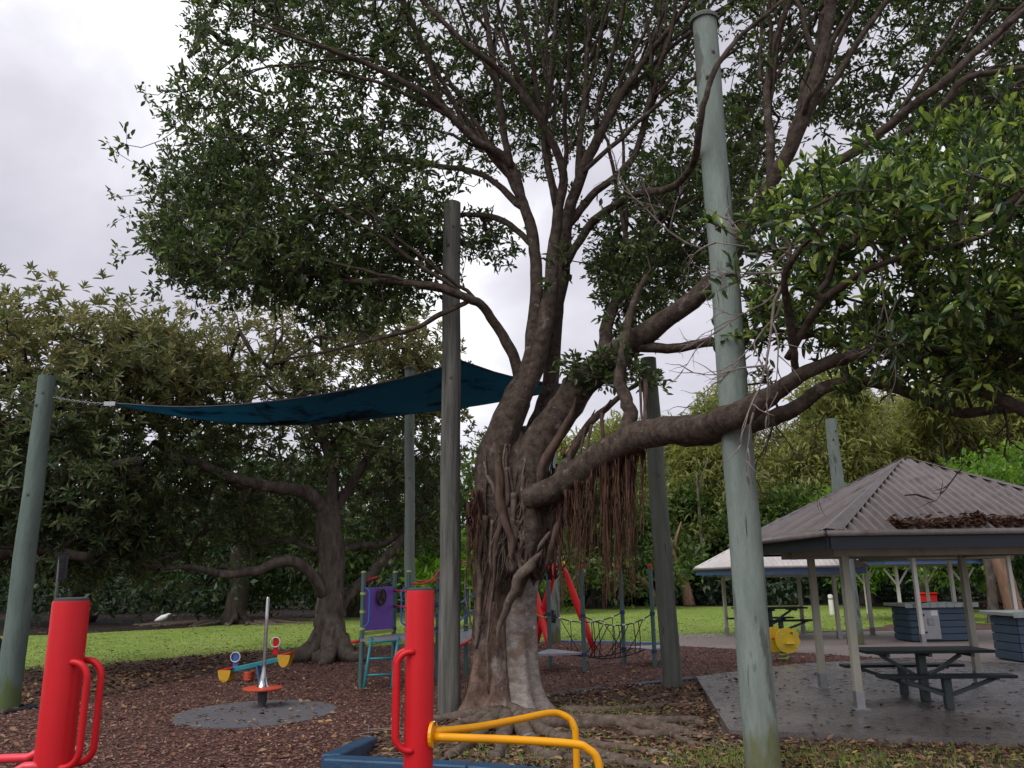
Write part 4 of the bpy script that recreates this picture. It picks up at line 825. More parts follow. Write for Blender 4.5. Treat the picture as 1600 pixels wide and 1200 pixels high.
for (px, d, ty, hw, lab) in ((1450, 42, 790, 90, 'spreading tree with forked dark trunk behind the barbecue counter'), (1560, 38, 790, 90, 'dark tree at right beyond the second barbecue counter'), (1350, 46, 800, 70, 'dark tree behind the bollard at the lawn end'), (1680, 30, 780, 100, 'dark tree at the far right beyond the picture edge')):
    simple_tree('shade_tree', lab, px, d, ty, hw, M_leafdark, M_trunkdark, n=80, leaf=(.25, .42), lowest=.45, r=.34, per=16, depth=3.5, lobes_n=5, spread=.8)
def bare_trunk(label, L_, m_):
    pts = Wr(L_); t = thing('tree_trunk', label, 'tree trunk', pts[0][:3]); C_ = catmull(np.array(pts), 6); part('trunk', m_, t, lambda m: m.tube(C_[:, :3], C_[:, 3], n=9, lob=lambda i, a: 1 + .08 * math.sin(3 * a + i * .4)), True)
    part('limb', m_, t, lambda m: m.tube([C_[-6, :3], C_[-3, :3] + np.array([.35, .1, .5]), C_[-1, :3] + np.array([.8, .2, .9])], [C_[-6, 3] * .6, C_[-6, 3] * .4, .03], n=6), True)
bare_trunk('tan leaning bare trunk beyond the lawn right of the rope net', [(1024, 950, 45, 7), (1018, 925, 45, 6), (1000, 905, 45, 5), (985, 895, 45, 4), (960, 870, 45, 3)], M_trunktan)
bare_trunk('reddish leaning trunk beyond the lawn behind the dark green pole', [(1078, 948, 46, 9), (1070, 915, 46, 8), (1055, 880, 46, 6), (1045, 840, 46, 4)], M_trunktan)
bare_trunk('thin pale trunk left of the far pale shelter', [(1113, 948, 48, 4), (1105, 910, 48, 3.5), (1098, 860, 48, 3), (1092, 790, 48, 2), (1088, 740, 48, 1.5)], M_trunkbg)
bare_trunk('thick tan trunk behind the right barbecue counter', [(1592, 985, 26, 15), (1584, 950, 26, 13), (1572, 910, 26, 12), (1556, 860, 26, 10), (1540, 810, 26, 7)], M_trunktan)
bare_trunk('forked grey trunk between the two barbecue counters', [(1556, 985, 27, 12), (1552, 950, 27, 8), (1548, 910, 27, 7), (1540, 860, 27, 6)], M_trunkbg)
bare_trunk('dark arching trunk behind the barbecue counter', [(1446, 965, 36, 13), (1444, 930, 36, 12), (1452, 900, 36, 10), (1475, 885, 36, 9), (1490, 905, 36, 8)], M_trunkdark)
# surface roots of the far fig
rt = thing('root_mass', 'tangle of grey surface roots spreading on dark soil beyond the lawn', 'tree roots', G(372, 978))
for i in range(16):
    a = -2.9 + 2.6 * i / 15 + RNG.normal(0, .1); c = np.array(G(374, 972)); p = c.copy(); pts = [(*c, .2)]; c0 = c
    for k_ in range(1, 8): a += RNG.normal(0, .15); p = p + np.array([math.cos(a), math.sin(a) * .8, 0]) * .6; pts.append((p[0], p[1], .10 * (1 - k_ / 8), .16 * (1 - k_ / 9)))
    C_ = catmull(np.array(pts), 3); mbx = MB(); mbx.tube(C_[:, :3], C_[:, 3], n=6); mbx.build('root', M_rootg, rt, smooth=True)
# dark undergrowth at the back of the lawn
n = 26000; xs = RNG.uniform(-42, 40, n); ys = 46 + RNG.uniform(0, 5, n) + 1.5 * np.sin(xs * .35); hz = 1.9 + .6 * np.sin(xs * .8) + .4 * np.sin(xs * 1.9 + 2); zs = hz * RNG.random(n)
V, Fc, k_ = leafgeo(np.column_stack([xs, ys, zs]), RNG.normal(0, 1, (n, 3)), RNG.normal(0, .6, (n, 3)) + np.array([0, -.3, .8]), RNG.uniform(.25, .5, n), RNG.uniform(.12, .2, n), detail=False)
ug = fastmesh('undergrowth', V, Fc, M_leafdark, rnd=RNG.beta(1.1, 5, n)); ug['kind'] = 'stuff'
# far wood that closes the horizon
n = 60000; xs = RNG.uniform(-75, 85, n); ys = 70 + RNG.uniform(0, 10, n) + 2 * np.sin(xs * .3); hz = (9 + 2.2 * np.sin(xs * .21) + 1.5 * np.sin(xs * .57 + 1)); zs = hz * RNG.random(n) ** 1.25
V, Fc, k_ = leafgeo(np.column_stack([xs, ys, zs]), RNG.normal(0, 1, (n, 3)), RNG.normal(0, .6, (n, 3)) + np.array([0, -.6, .8]), RNG.uniform(.8, 1.5, n), RNG.uniform(.4, .7, n), detail=False)
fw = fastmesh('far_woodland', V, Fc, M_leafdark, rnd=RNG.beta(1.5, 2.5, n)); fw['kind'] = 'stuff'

# ------------------------------------------------------------------ tall timber poles
PG = 'tall round timber poles of the shade sail'
def pole(label, base, top, r0, r1, material, capped=True, domed=False):
    base, top = Vector(base), Vector(top)
    t = thing('timber_pole', label, 'pole', base, PG)
    def f(m):
        K = 14; ph = RNG.random() * 6
        m.tube([base.lerp(top, i / K) + Vector((.006 * math.sin(i * 1.3 + ph), .006 * math.cos(i * .9 + ph), -.05 if i == 0 else 0)) for i in range(K + 1)], [r0 + (r1 - r0) * i / K for i in range(K + 1)], n=22, lob=lambda i, a: 1 + .012 * math.sin(5 * a + i * .3 + ph) + .008 * math.sin(9 * a + ph))
    part('shaft', material, t, f, True, 40)
    if capped: part('cap', M_poledark, t, lambda m: m.lathe(top, [(r1 * 1.22, 0), (r1 * 1.24, .035), (r1 * 1.1, .06)], 20))
    for zf, q in ((.90, -1.9), (.94, -1.3), (.62, -1.5)):     # bolt heads of the old sail fittings
        c = base.lerp(top, zf); rr_ = r0 + (r1 - r0) * zf; dv = Vector((math.cos(q), math.sin(q), 0))
        part('bolt', M_deck if zf > 1 else M_poledark, t, lambda m: (m.tube([c + dv * (rr_ - .01), c + dv * (rr_ + .006)], .030, 4), m.tube([c + dv * rr_, c + dv * (rr_ + .022)], .012, 6)))
    return t
def vert(px, py, d, z=0): p = W(px, py, d); return p
bl = G(10, 1108); pole('leaning green timber pole at left whose top holds the sail chain', bl, W(74, 588, bl.y), .165, .118, M_poleleft, False)
PA = W(702, 1118, 10.7); PA.z = 0; pole('grey unpainted timber pole just left of the big fig trunk', PA, W(706, 318, 10.7), .145, .122, M_polegrey, False)
PR = Vector((G(1199, 1215).x, 7.35, 0)); PRt = W(1100, 36, 7.35); pole('tall pale green flaking pole in front of the low fig limb', PR, PRt, .150, .125, M_polegreen)
PD = G(1051, 1074); pole('dark green grey pole behind the fig limb beside the mulch edging', PD, W(1013, 560, PD.y), .15, .13, M_poledark, False)
PB = W(641, 1012, 15.2); PB.z = 0; pole('pale green capped pole behind the middle of the sail', PB, W(640, 578, 15.2), .098, .092, M_polegreen)
PC = W(868, 1000, 21.5); PC.z = 0; pole('pale far pole seen between the swing legs and rope net', PC, W(862, 640, 21.5), .13, .12, M_polegreen, False)
PE = G(1337, 1008); pole('blotchy pale green pole rising behind the near shelter roof', PE, W(1298, 655, PE.y), .19, .13, M_polegreen, False)

# shade sail: near edge, far edge
sail = thing('shade_sail', 'dirty dark blue shade sail stretched from the left pole behind the grey pole', 'shade sail', W(500, 640, 12))
near_e = catmull(np.array([W(170, 630, 11.2), W(280, 636, 11.4), (*W(390, 631, 11.5),), W(500, 617, 11.5), W(600, 598, 11.4), W(672, 580, 11.2), W(722, 563, 11.0)]), 6)
near_r = catmull(np.array([W(722, 563, 11.0), W(770, 581, 11.3), W(830, 595, 11.7), W(900, 603, 12.2)]), 5)
far_e = catmull(np.array([W(170, 631, 11.2), W(290, 652, 12.2), W(385, 663, 12.9), W(470, 663, 13.5), W(570, 655, 13.9), W(660, 644, 14.1), W(740, 634, 13.8), W(820, 620, 13.1), W(900, 605, 12.2)]), 7)
top_e = np.vstack([near_e, near_r[1:]]); K = 60; ti = np.linspace(0, 1, K)
def resamp(E):
    s_ = np.concatenate([[0], np.cumsum(np.linalg.norm(np.diff(E, axis=0), axis=1))]); s_ /= s_[-1]; return np.column_stack([np.interp(ti, s_, E[:, j]) for j in range(3)])
def resx(E): x = E[:, 0]; tt = np.linspace(x[0], x[-1], K); return np.column_stack([np.interp(tt, x, E[:, j]) for j in range(3)])
Te, Fe = resx(top_e), resx(far_e); R_ = 12
Vs = []
for j in range(R_ + 1):
    v = j / R_; row = Te * (1 - v) + Fe * v; row[:, 2] -= .10 * math.sin(math.pi * v) * np.sin(np.pi * ti); Vs.append(row)
mb = MB(); mb.add(np.vstack(Vs), [(j * K + i, j * K + i + 1, (j + 1) * K + i + 1, (j + 1) * K + i) for j in range(R_) for i in range(K - 1)])
so = mb.build('sail_cloth', M_sail, sail, True); sm = so.modifiers.new('thick', 'SOLIDIFY'); sm.thickness = .004
part('edge_hem', M_fascia, sail, lambda m: (m.tube(Te[::2], .014, 6), m.tube(Fe[::2], .014, 6)), True)
ic = 17; part('seam', M_fascia, sail, lambda m: m.tube([Vs[j][ic] - np.array([0, 0, .006]) for j in range(R_ + 1)], .010, 5))
def chain(m):
    a, b = W(84, 621, 10.95), W(172, 631, 11.2); n = 22
    for i in range(n):
        c = a.lerp(b, (i + .5) / n) - Vector((0, 0, .02 * math.sin(math.pi * i / n))); d = (b - a).normalized(); s_ = Vector((0, 0, 1)) if i % 2 else d.cross(Vector((0, 0, 1)))
        h = (b - a).length / n * .68; m.tube([c + d * h * math.cos(q) + s_ * .014 * math.sin(q) for q in np.linspace(0, 6.283, 9)], .0045, 4, cap=False)
part('chain', M_galv, sail, chain, True)
part('corner_plate', M_galv, sail, lambda m: m.box(W(172, 631, 11.19), (.16, .04, .06)))
part('tension_cable', M_galv, sail, lambda m: (m.tube([W(722, 563, 11.0), W(709, 556, 10.75)], .008, 6), m.tube([W(900, 604, 12.2), W(1012, 600, PD.y)], .008, 6), m.tube([W(655, 645, 14.1), W(643, 640, 15.1)], .008, 6)))

# ------------------------------------------------------------------ red posts and their bars in front
def hoop(m, p_top, p_bot, out_, r, n=9):     # a grab handle bent out of a post and back into it
    p_top, p_bot, out_ = Vector(p_top), Vector(p_bot), Vector(out_); pts = [p_top]
    l = out_.length; dn = (p_bot - p_top).normalized(); o = out_.normalized()
    for i in range(n): a = math.pi / 2 * i / (n - 1); pts.append(p_top + o * (l * .25 + l * .75 * math.sin(a)) + dn * (l * .75 * (1 - math.cos(a))))
    for i in range(n): a = math.pi / 2 * i / (n - 1); pts.append(p_bot + o * (l * .25 + l * .75 * math.cos(a)) - dn * (l * .75 * (1 - math.sin(a))))
    pts.append(p_bot); m.tube(pts, r, 12)
def red_post(label, px, py_top, d, group):
    tp = W(px, py_top, d); b = Vector((tp.x, d, 0)); t = thing('play_post', label, 'play post', b, group)
    part('post', M_red, t, lambda m: m.lathe(b, [(.086, -.05), (.086, tp.z - .012), (.084, tp.z - .002)], 32), True, 30)
    part('cap', M_cap, t, lambda m: m.lathe(b, [(.081, tp.z - .004), (.079, tp.z + .010), (.06, tp.z + .014)], 28), True, 30)
    return t, b, tp.z
rg_ = 'red steel posts of the exercise set in the foreground'
t1, b1, h1 = red_post('red steel post with pink bars at the far left front', 112, 938, 4.15, rg_)
z0, z1 = W(130, 1033, 4.15).z, W(120, 1196, 4.15).z
for (oy, ox) in ((-.05, .045), (.055, .06)):
    part('grab_handle', M_red, t1, lambda m: hoop(m, b1 + Vector((ox, oy, z0)), b1 + Vector((ox, oy, z1)), (.105, -.01, 0), .0165), True)
for (dy, dz) in ((-.06, 0), (.06, .045)):
    zb = W(40, 1197, 4.1).z + dz
    part('side_bar', M_pink, t1, lambda m: m.tube([b1 + Vector((0, dy, zb)), b1 + Vector((-.10, dy, zb)), b1 + Vector((-.16, dy, zb - .03)), b1 + Vector((-1.1, dy, zb - .05))], .021, 12), True)
t2, b2, h2 = red_post('red steel post with yellow bars beside the big fig', 657, 922, 5.05, rg_)
z0, z1 = W(650, 1018, 5.0).z, W(650, 1172, 5.0).z
for (oy, ox) in ((-.075, -.02), (.03, -.06)):
    part('grab_handle', M_red, t2, lambda m: hoop(m, b2 + Vector((ox, oy, z0 - (.0 if oy < 0 else .0))), b2 + Vector((ox, oy, z1)), (-.10 if oy < 0 else -.085, -.01, 0), .018), True)
zc = W(680, 1149, 5.0).z
def flange(m):
    R = Matrix.Rotation(math.radians(90), 3, 'Y')
    m.tube([b2 + Vector((.078, -.02, zc)), b2 + Vector((.096, -.024, zc))], [.075, .075], 18)
part('flange', M_yellow, t2, flange)
for (dy, dz) in ((.0, .06), (.0, -.06)): part('bolt', M_steel, t2, lambda m: m.lathe(b2 + Vector((.094, -.03, zc + dz)), [(.010, -.01), (.010, .012), (.006, .016)], 6))
def bar(m, ends): m.tube(catmull(np.array(ends), 7), .0235, 14)
e_a = W(893, 1119, 5.9); e_b = W(935, 1168, 5.05)
part('arm_bar', M_yellow, t2, lambda m: bar(m, [b2 + Vector((.09, -.01, zc + .012)), W(745, 1136, 5.32), W(810, 1124, 5.62), W(862, 1114, 5.86), (e_a.x - .03, e_a.y, e_a.z - .008), (e_a.x + .012, e_a.y, e_a.z - .06), (e_a.x + .025, e_a.y, e_a.z - .14), (e_a.x + .025, e_a.y, e_a.z - .45), (e_a.x + .025, e_a.y, -.02)]), True)
part('arm_bar', M_yellow, t2, lambda m: bar(m, [b2 + Vector((.09, -.03, zc - .012)), W(800, 1156, 5.05), W(892, 1162, 5.05), W(918, 1170, 5.05), W(936, 1196, 5.05), Vector((e_b.x + .015, 5.05, .25)), Vector((e_b.x + .015, 5.05, -.02))]), True)

# blue painted timbers round the fig
bt = thing('timber_border', 'blue painted timber border on the mulch behind the red post', 'garden edging', G(505, 1185, .22))
def sleeper(a, b, wd_=.17, h=.24):
    a, b = Vector(a), Vector(b); d = (b - a).normalized(); s_ = d.cross(Vector((0, 0, 1))).normalized() * wd_ / 2; z = Vector((0, 0, h))
    a0, b0 = a.copy(), b.copy(); a0.z = b0.z = 0; c = .012
    part('timber', M_blue, bt, lambda m: m.beam(a0 + Vector((0, 0, h / 2)), b0 + Vector((0, 0, h / 2)), wd_, h, bev=.012))
c0 = G(512, 1182, .24); c1 = G(735, 1193, .24); c2 = G(1010, 1216, .24); 
sleeper(c0, c1 - (c1 - c0).normalized() * .006); sleeper(c1 + (c2 - c1).normalized() * .006, c2); c3 = G(578, 1153, .05); a_ = c0 + (c3 - c0).normalized() * .11
part('timber', M_blue, bt, lambda m: m.beam(Vector((a_.x, a_.y, .117)), Vector((c3.x, c3.y, -.06)), .165, .236, bev=.012))

# fallen pale twigs
for i, (a, b, lab) in enumerate((((560, 1148), (650, 1138), 'longest pale fallen twig lying on the mulch left of the red post'), ((575, 1140), (640, 1146), 'short pale fallen twig crossing a longer one on the mulch'), ((570, 1132), (575, 1146), 'tiny upright pale twig at the mulch edge'))):
    mb = MB(); p, q = G(*a, .03), G(*b, .035); mb.tube(catmull(np.array([p, p.lerp(q, .4) + Vector((.02, .06, .01)), q]), 5), [.009 - .0005 * k_ for k_ in range(11)], 6); tag(mb.build('fallen_twig', M_deadtwig, None, True), lab, 'twig', 'pale twigs fallen on the mulch')

# log edgings
def edging(label, pts, r=.055, m_=None, flat=False):
    t = thing('timber_edging', label, 'edging', G(*pts[0])); P = [G(a, b, .0) for a, b in pts]
    for i in range(len(P) - 1): part('log', m_ or M_polegrey, t, lambda m: m.beam(P[i], P[i] + (P[i + 1] - P[i]) * .985, .09, .09, bev=.02))
edging('low grey timber edging along the mulch right of the fig trunk', [(832, 1092), (940, 1077)], .05)
edging('pale timber edging running from the dark green pole to the slab', [(985, 1073), (1040, 1067), (1086, 1062)], .05, M_bbqblue)
edging('blue grey timber edging where mulch meets the lawn behind the rope net', [(868, 1003), (960, 1004), (1042, 1007)], .05, M_fascia2)
edging('dark timber edging curving along the mulch by the seesaw', [(0, 1117), (60, 1105)], .05, M_fascia)
edging('long dark edging between shaded leaf litter and mulch at left', [(150, 1090), (205, 1079), (262, 1067), (350, 1047), (445, 1027)], .05, M_trunkdark)

# ------------------------------------------------------------------ sign at the left
sg = thing('notice_sign', 'dark notice board on a thin grey post behind the left red post', 'sign', G(72, 1098)); sd_ = G(72, 1098).y
part('post', M_poledark, sg, lambda m: m.tube([G(70, 1100), W(94, 868, sd_)], .022, 10), True)
bc = W(96, 886, sd_ - .03); Rsg = Matrix.Rotation(math.radians(-18), 3, 'Z')
part('board', mat('sign_face', (.03, .03, .034), rough=.95, spec=.05), sg, lambda m: m.box(bc, (.20, .022, .42), Rsg, bev=.006))
for i, (dz, wd_) in enumerate(((.155, .15), (.125, .12), (.05, .13), (.02, .10), (-.01, .13), (-.05, .11), (-.16, .06))): part('print_line', M_cap, sg, lambda m: m.box(bc + Rsg @ Vector((-.01, -.0125, dz)), (wd_, .003, .007), Rsg))
part('edge_strip', M_cap, sg, lambda m: m.box(bc + Rsg @ Vector((.102, 0, .01)), (.004, .026, .34), Rsg))

# ------------------------------------------------------------------ spinner
sp0 = G(409, 1107); sp = thing('spinner_pole', 'polished steel spinning pole with red foot disc on the rubber pad', 'spinner', sp0); hp = W(411, 933, sp0.y).z
part('pole', M_steel, sp, lambda m: m.lathe(sp0, [(.085, .275), (.066, .30), (.045, .38), (.028, .46), (.025, .55), (.025, .9), (.024, hp - .3), (.023, hp - .02), (.014, hp)], 20), True, 50)
part('foot_disc', M_orange, sp, lambda m: m.lathe(sp0, [(.06, .225), (.235, .235), (.258, .247), (.258, .262), (.24, .27), (.085, .276)], 36), True, 40)
part('hub', M_cap, sp, lambda m: m.lathe(sp0, [(.05, .02), (.05, .06), (.062, .09), (.062, .225)], 16), True, 40)

# ------------------------------------------------------------------ seesaw
A_, B_ = W(345, 1051, 14.3), W(452, 1027, 14.3); cs = (A_ + B_) / 2; cs.z = 0
ss = thing('seesaw', 'teal spring seesaw with yellow seats on the mulch', 'seesaw', cs); dx = (B_ - A_).normalized(); nx = Vector((0, 1, 0))
part('beam', M_teal, ss, lambda m: m.beam(A_, B_, .09, .085, bev=.012))
part('stand', M_fascia2, ss, lambda m: (m.beam(cs + Vector((.12, -.06, 0)), (A_ + B_) / 2 + Vector((.06, -.06, 0)), .12, .03), m.beam(cs + Vector((.12, .06, 0)), (A_ + B_) / 2 + Vector((.06, .06, 0)), .12, .03)))
part('spring', M_orange, ss, lambda m: m.tube([cs + Vector((-.10 + .075 * math.cos(q), .075 * math.sin(q), .02 + (A_.z * .9) * q / 37)) for q in np.linspace(0, 37.7, 100)], .014, 6), True)
for end, dr, hm, nm in ((A_, 1, M_bluep, 'blue'), (B_, -1, M_red, 'red')):
    part('seat', M_red, ss, lambda m: m.box(end + Vector((.10 * dr if dr > 0 else -.06, 0, .058)), (.26, .22, .025), Matrix.Rotation(math.radians(-11), 3, 'Y'), bev=.01))
    for sy in (-.115, .115):
        c = end + Vector((.10 * dr if dr > 0 else -.06, sy, .05)); part('side_guard', M_gold, ss, lambda m: m.plate([c + Vector((.105 * math.cos(q), 0, .2 * math.sin(q))) for q in np.linspace(math.pi, 2 * math.pi, 14)], (0, 1 if sy > 0 else -1, 0), .018))
    hb = end + Vector((.24 * dr, 0, .05)); st_ = part('handle_post', hm, ss, lambda m: m.plate([hb + Vector((x, -.012, z)) for x, z in ((-.05, 0), (.05, 0), (.035, .14), (.05, .20), (.04, .26), (0, .285), (-.04, .26), (-.05, .20), (-.035, .14))], (0, 1, 0), .024))
    part('grip_ring', M_white, st_, lambda m: m.tube([hb + Vector((.08 * math.cos(q), -.03, .2 + .08 * math.sin(q))) for q in np.linspace(0, 6.283, 24)], .009, 6, cap=False), True)

# ------------------------------------------------------------------ play tower
q0 = G(563, 1076); dA = q0.y
pt = thing('play_tower', 'small play tower with purple panel, teal ladder and grey deck', 'play structure', q0)
zt = W(563, 897, dA).z; zd = W(563, 999, dA).z
posts = {'a': Vector((q0.x, dA, 0)), 'b': Vector((W(616, 960, dA + 1.0).x, dA + 1.0, 0)), 'c': Vector((W(638, 960, dA + .15).x, dA + .15, 0)), 'd': Vector((W(684, 960, dA + 1.0).x, dA + 1.0, 0)), 'e': Vector((W(728, 960, dA + 1.5).x, dA + 1.5, 0)), 'f': Vector((W(742, 960, dA + .7).x, dA + .7, 0))}
for kx, p in posts.items():
    hh = zt + (.02 if kx in 'abcd' else -.22)
    if kx == 'f': hh = .95
    po = part('post', M_post, pt, lambda m: m.lathe(p, [(.038, -.05), (.038, hh)], 16), True, 40)
    part('cap', M_lime if kx in 'abc' else M_post, po, lambda m: m.lathe(p, [(.041, hh), (.041, hh + .02), (.025, hh + .03)], 16), True, 40)
    for zz, cm in (((zd, M_navy), (zd + .16, M_lime), (zd + .42, M_lime), (zd + .70, M_lime)) if kx == 'a' else ((zd, M_navy), (zd + .1, M_navy), (zd + .72, M_navy), (zd + .46, M_navy))):
        if zz < hh: part('clamp', cm, po, lambda m: m.lathe(p, [(.046, zz - .02), (.046, zz + .02)], 14))
pa, pb, pcc, pd_, pe, pf = [posts[x] for x in 'abcdef']
up3 = Vector((0, 0, 1))
part('deck', M_deck, pt, lambda m: m.slab([tuple(x.to_2d()) for x in (pa + Vector((-.02, -.05, 0)), pcc + Vector((.02, -.05, 0)), pd_ + Vector((0, 0, 0)), pb + Vector((0, .05, 0)))], zd - .03, zd + .015))
dab = (pb - pa).normalized(); nab = dab.cross(up3)
pq = [pa + dab * .07 + up3 * (zd + .12), pb - dab * .06 + up3 * (zd + .10), pb - dab * .06 + up3 * (zt - .20), pa + dab * .07 + up3 * (zt - .22)]
pn = part('panel', M_purple, pt, lambda m: m.plate([x - nab * .008 for x in pq], nab, .016))
cw = (pq[0] + pq[1] + pq[2] + pq[3]) / 4 + up3 * .18 + nab * .05
part('steering_wheel', M_cap, pn, lambda m: (m.tube([cw + dab * .125 * math.cos(q) + up3 * .125 * math.sin(q) for q in np.linspace(0, 6.283, 25)], .016, 8, cap=False), [m.tube([cw, cw + dab * .12 * math.cos(q) + up3 * .12 * math.sin(q)], .013, 6) for q in (1.57, 3.67, 5.76)], m.tube([cw - nab * .045, cw + nab * .012], .03, 10)), True)
part('wheel_face', M_trunktan, pn, lambda m: m.tube([cw - nab * .03, cw - nab * .02], .118, 20))
part('bottom_rail', M_lime, pt, lambda m: m.beam(pa + dab * .05 + up3 * (zd + .08), pb - dab * .05 + up3 * (zd + .07), .03, .05))
lt = pa.lerp(pcc, .22) + Vector((0, -.06, 0)); lb = pa.lerp(pcc, .80) + Vector((0, -.06, 0))
ld = part('ladder', M_teal, pt, lambda m: [m.tube([x + up3 * zd + Vector((0, .05, .02)), x + up3 * (zd - .02) + Vector((0, -.05, 0)), x + Vector((-.05, -.26, 0)) + up3 * .02], .024, 10) for x in (lt, lb)], True)
for fz in (.04, .38, .70): part('rung', M_teal, ld, lambda m: m.tube([x + up3 * (zd * (1 - fz) + .0) + Vector((-.05 * fz, -.05 - .21 * fz, 0)) for x in (lt, lb)], .018, 8), True)
for p, sx in ((pa, .11), (pcc, -.11)): part('hand_loop', M_bluep, pt, lambda m: hoop(m, p + up3 * (zt - .22), p + up3 * (zd + .2), (sx, -.03, 0), .014), True)
for zz in (zt - .28, zt - .53): part('cross_rail', M_pink, pt, lambda m: m.tube([pb + up3 * zz, pcc + up3 * zz], .018, 8), True)
part('foot_peg', M_red, pt, lambda m: m.tube([pa + up3 * (zd - .02), pa + Vector((-.16, -.05, zd - .04))], .02, 8), True)
part('foot_peg', M_red, pt, lambda m: m.tube([pa + up3 * (zt - .12), pa + Vector((.18, .2, zt - .05))], .02, 8), True)
def arch(m, off):
    m.tube(catmull(np.array([pcc + off + up3 * (zt - .15), W(660, 912, dA + .2) + off, W(675, 905, dA + .3) + off, W(690, 888, dA + .5) + off, W(716, 880, dA + .7) + off]), 5), .017, 8)
ar = part('climbing_arch', M_orange, pt, lambda m: (arch(m, Vector((0, 0, 0))), arch(m, Vector((.1, .5, .03)))), True)
for t_ in (.35, .6, .85): a_ = W(640 + 70 * t_, 915 - 30 * t_ ** 2, dA + .2 + .4 * t_); part('rung', M_orange, ar, lambda m: m.tube([a_, a_ + Vector((.1, .5, .03))], .014, 6), True)
for zz in (zd + .1, zd + .32, zd + .52): part('rail', M_bluep, pt, lambda m: m.tube([pcc + up3 * zz, pd_ + up3 * zz], .015, 8), True)
part('ramp', M_deck, pt, lambda m: m.plate([W(712, 1008, dA + .6), W(742, 1000, dA + .6), W(746, 986, dA + 1.6), W(712, 986, dA + 1.6)], (0, 0, 1), .03))
part('ramp_edge', M_red, pt, lambda m: m.tube(catmull(np.array([W(700, 1012, dA + .55), W(722, 1007, dA + .58), W(744, 994, dA + .58)]), 5), .018, 8), True)
for dz in (0, 26): part('hand_rail', M_bluep, pt, lambda m: m.tube(catmull(np.array([W(690, 946 + dz, dA + .9), W(716, 943 + dz, dA + .9), W(728, 936 + dz, dA + 1.1), W(746, 924 + dz, dA + 1.2)]), 5), .016, 8), True)
part('rail_post', M_bluep, pt, lambda m: m.tube([W(718, 943, dA + .9), W(718, 968, dA + .9)], .014, 8), True)
part('gate', M_lime, pt, lambda m: (m.tube(catmull(np.array([W(726, 919, dA + 1.4), W(746, 919, dA + 1.4)]), 3), .014, 8), m.tube([W(734, 919, dA + 1.4), W(734, 977, dA + 1.4)], .012, 8), m.tube([W(742, 919, dA + 1.4), W(741, 975, dA + 1.4), W(734, 977, dA + 1.4), W(726, 977, dA + 1.4)], .012, 8)), True)

# ------------------------------------------------------------------ rope bridge
dB = G(911, 1050).y
rb_ = thing('rope_bridge', 'rope net bridge on green posts between two low grey decks', 'play structure', G(911, 1050))
RP = {'l': Vector((W(829, 970, dB - .15).x, dB - .15, 0)), 'lb': Vector((W(858, 970, dB + .9).x, dB + .9, 0)), 'lf': Vector((W(911, 970, dB).x, dB, 0)), 'rb': Vector((W(973, 970, dB + 1.15).x, dB + 1.15, 0)), 'rf': Vector((W(1020, 970, dB + .45).x, dB + .45, 0)), 'r': Vector((W(1049, 970, dB + 1.6).x, dB + 1.6, 0))}
zr = W(911, 888, dB).z; zdk = W(911, 1023, dB).z; zrope = W(911, 962, dB).z
for kx, p in RP.items():
    hh = zr if kx not in ('l', 'r') else zrope + (-.0 if kx == 'l' else -.25)
    po = part('post', M_post, rb_, lambda m: m.lathe(p, [(.040, -.05), (.040, hh)], 16), True, 40)
    part('cap', M_red if kx not in ('l', 'r') else M_post, po, lambda m: m.lathe(p, [(.044, hh), (.044, hh + .045), (.03, hh + .06)], 14), True, 40)
    for zz in (zdk, zrope): 
        if zz < hh: part('clamp', M_navy, po, lambda m: m.lathe(p, [(.050, zz - .03), (.050, zz + .03)], 14))
for ks in (('l', 'lf', 'lb'), ('rb', 'rf', 'r')): part('deck', M_deck, rb_, lambda m: m.slab([tuple(RP[x].to_2d()) for x in ks], zdk + .0, zdk + .035))
def rope_pts(a, b, z0, z1, sg, n=15): return [a.lerp(b, i / (n - 1)) * 1 + up3 * (z0 + (z1 - z0) * i / (n - 1) - sg * 4 * (i / (n - 1)) * (1 - i / (n - 1))) for i in range(n)]
fr_, bk_ = rope_pts(RP['lf'], RP['rf'], zrope, zrope, .19), rope_pts(RP['lb'], RP['rb'], zrope, zrope, .17)
lo1, lo2 = rope_pts(RP['lf'] * .7 + RP['lb'] * .3, RP['rf'] * .7 + RP['rb'] * .3, zdk, zdk + .02, .12), rope_pts(RP['lf'] * .3 + RP['lb'] * .7, RP['rf'] * .3 + RP['rb'] * .7, zdk, zdk + .02, .12)
for P_ in (fr_, bk_, lo1, lo2): part('rope', M_rope, rb_, lambda m: m.tube(P_, .011, 7), True)
for S1, S2 in ((fr_, lo1), (bk_, lo2)):
    for i in range(2, 13, 1):
        if i % 2 and S1 is bk_: continue
        for j in ((i - 2,) if i % 4 < 2 else (i + 2,)):
            jj = int(round(np.clip(j, 0, 14))); a_, b_ = S1[i], S2[jj]; part('net_strand', M_rope, rb_, lambda m: m.tube([a_, a_.lerp(b_, .5) + Vector((.02, -.01, -.02)), b_], .008, 6), True)
        if i % 2 == 0: part('rope_joint', M_white, rb_, lambda m: m.tube([S1[i] - Vector((.03, 0, 0)), S1[i] + Vector((.03, 0, 0))], .019, 8), True)
part('yellow_rail', M_gold, rb_, lambda m: m.tube(catmull(np.array([RP['l'] + Vector((-.1, 0, zrope + .12)), RP['l'] + Vector((.12, .3, zrope + .02)), RP['lb'] + Vector((-.12, -.05, zrope - .06)), RP['lb'] + up3 * (zrope - .06)]), 5), .016, 8), True)

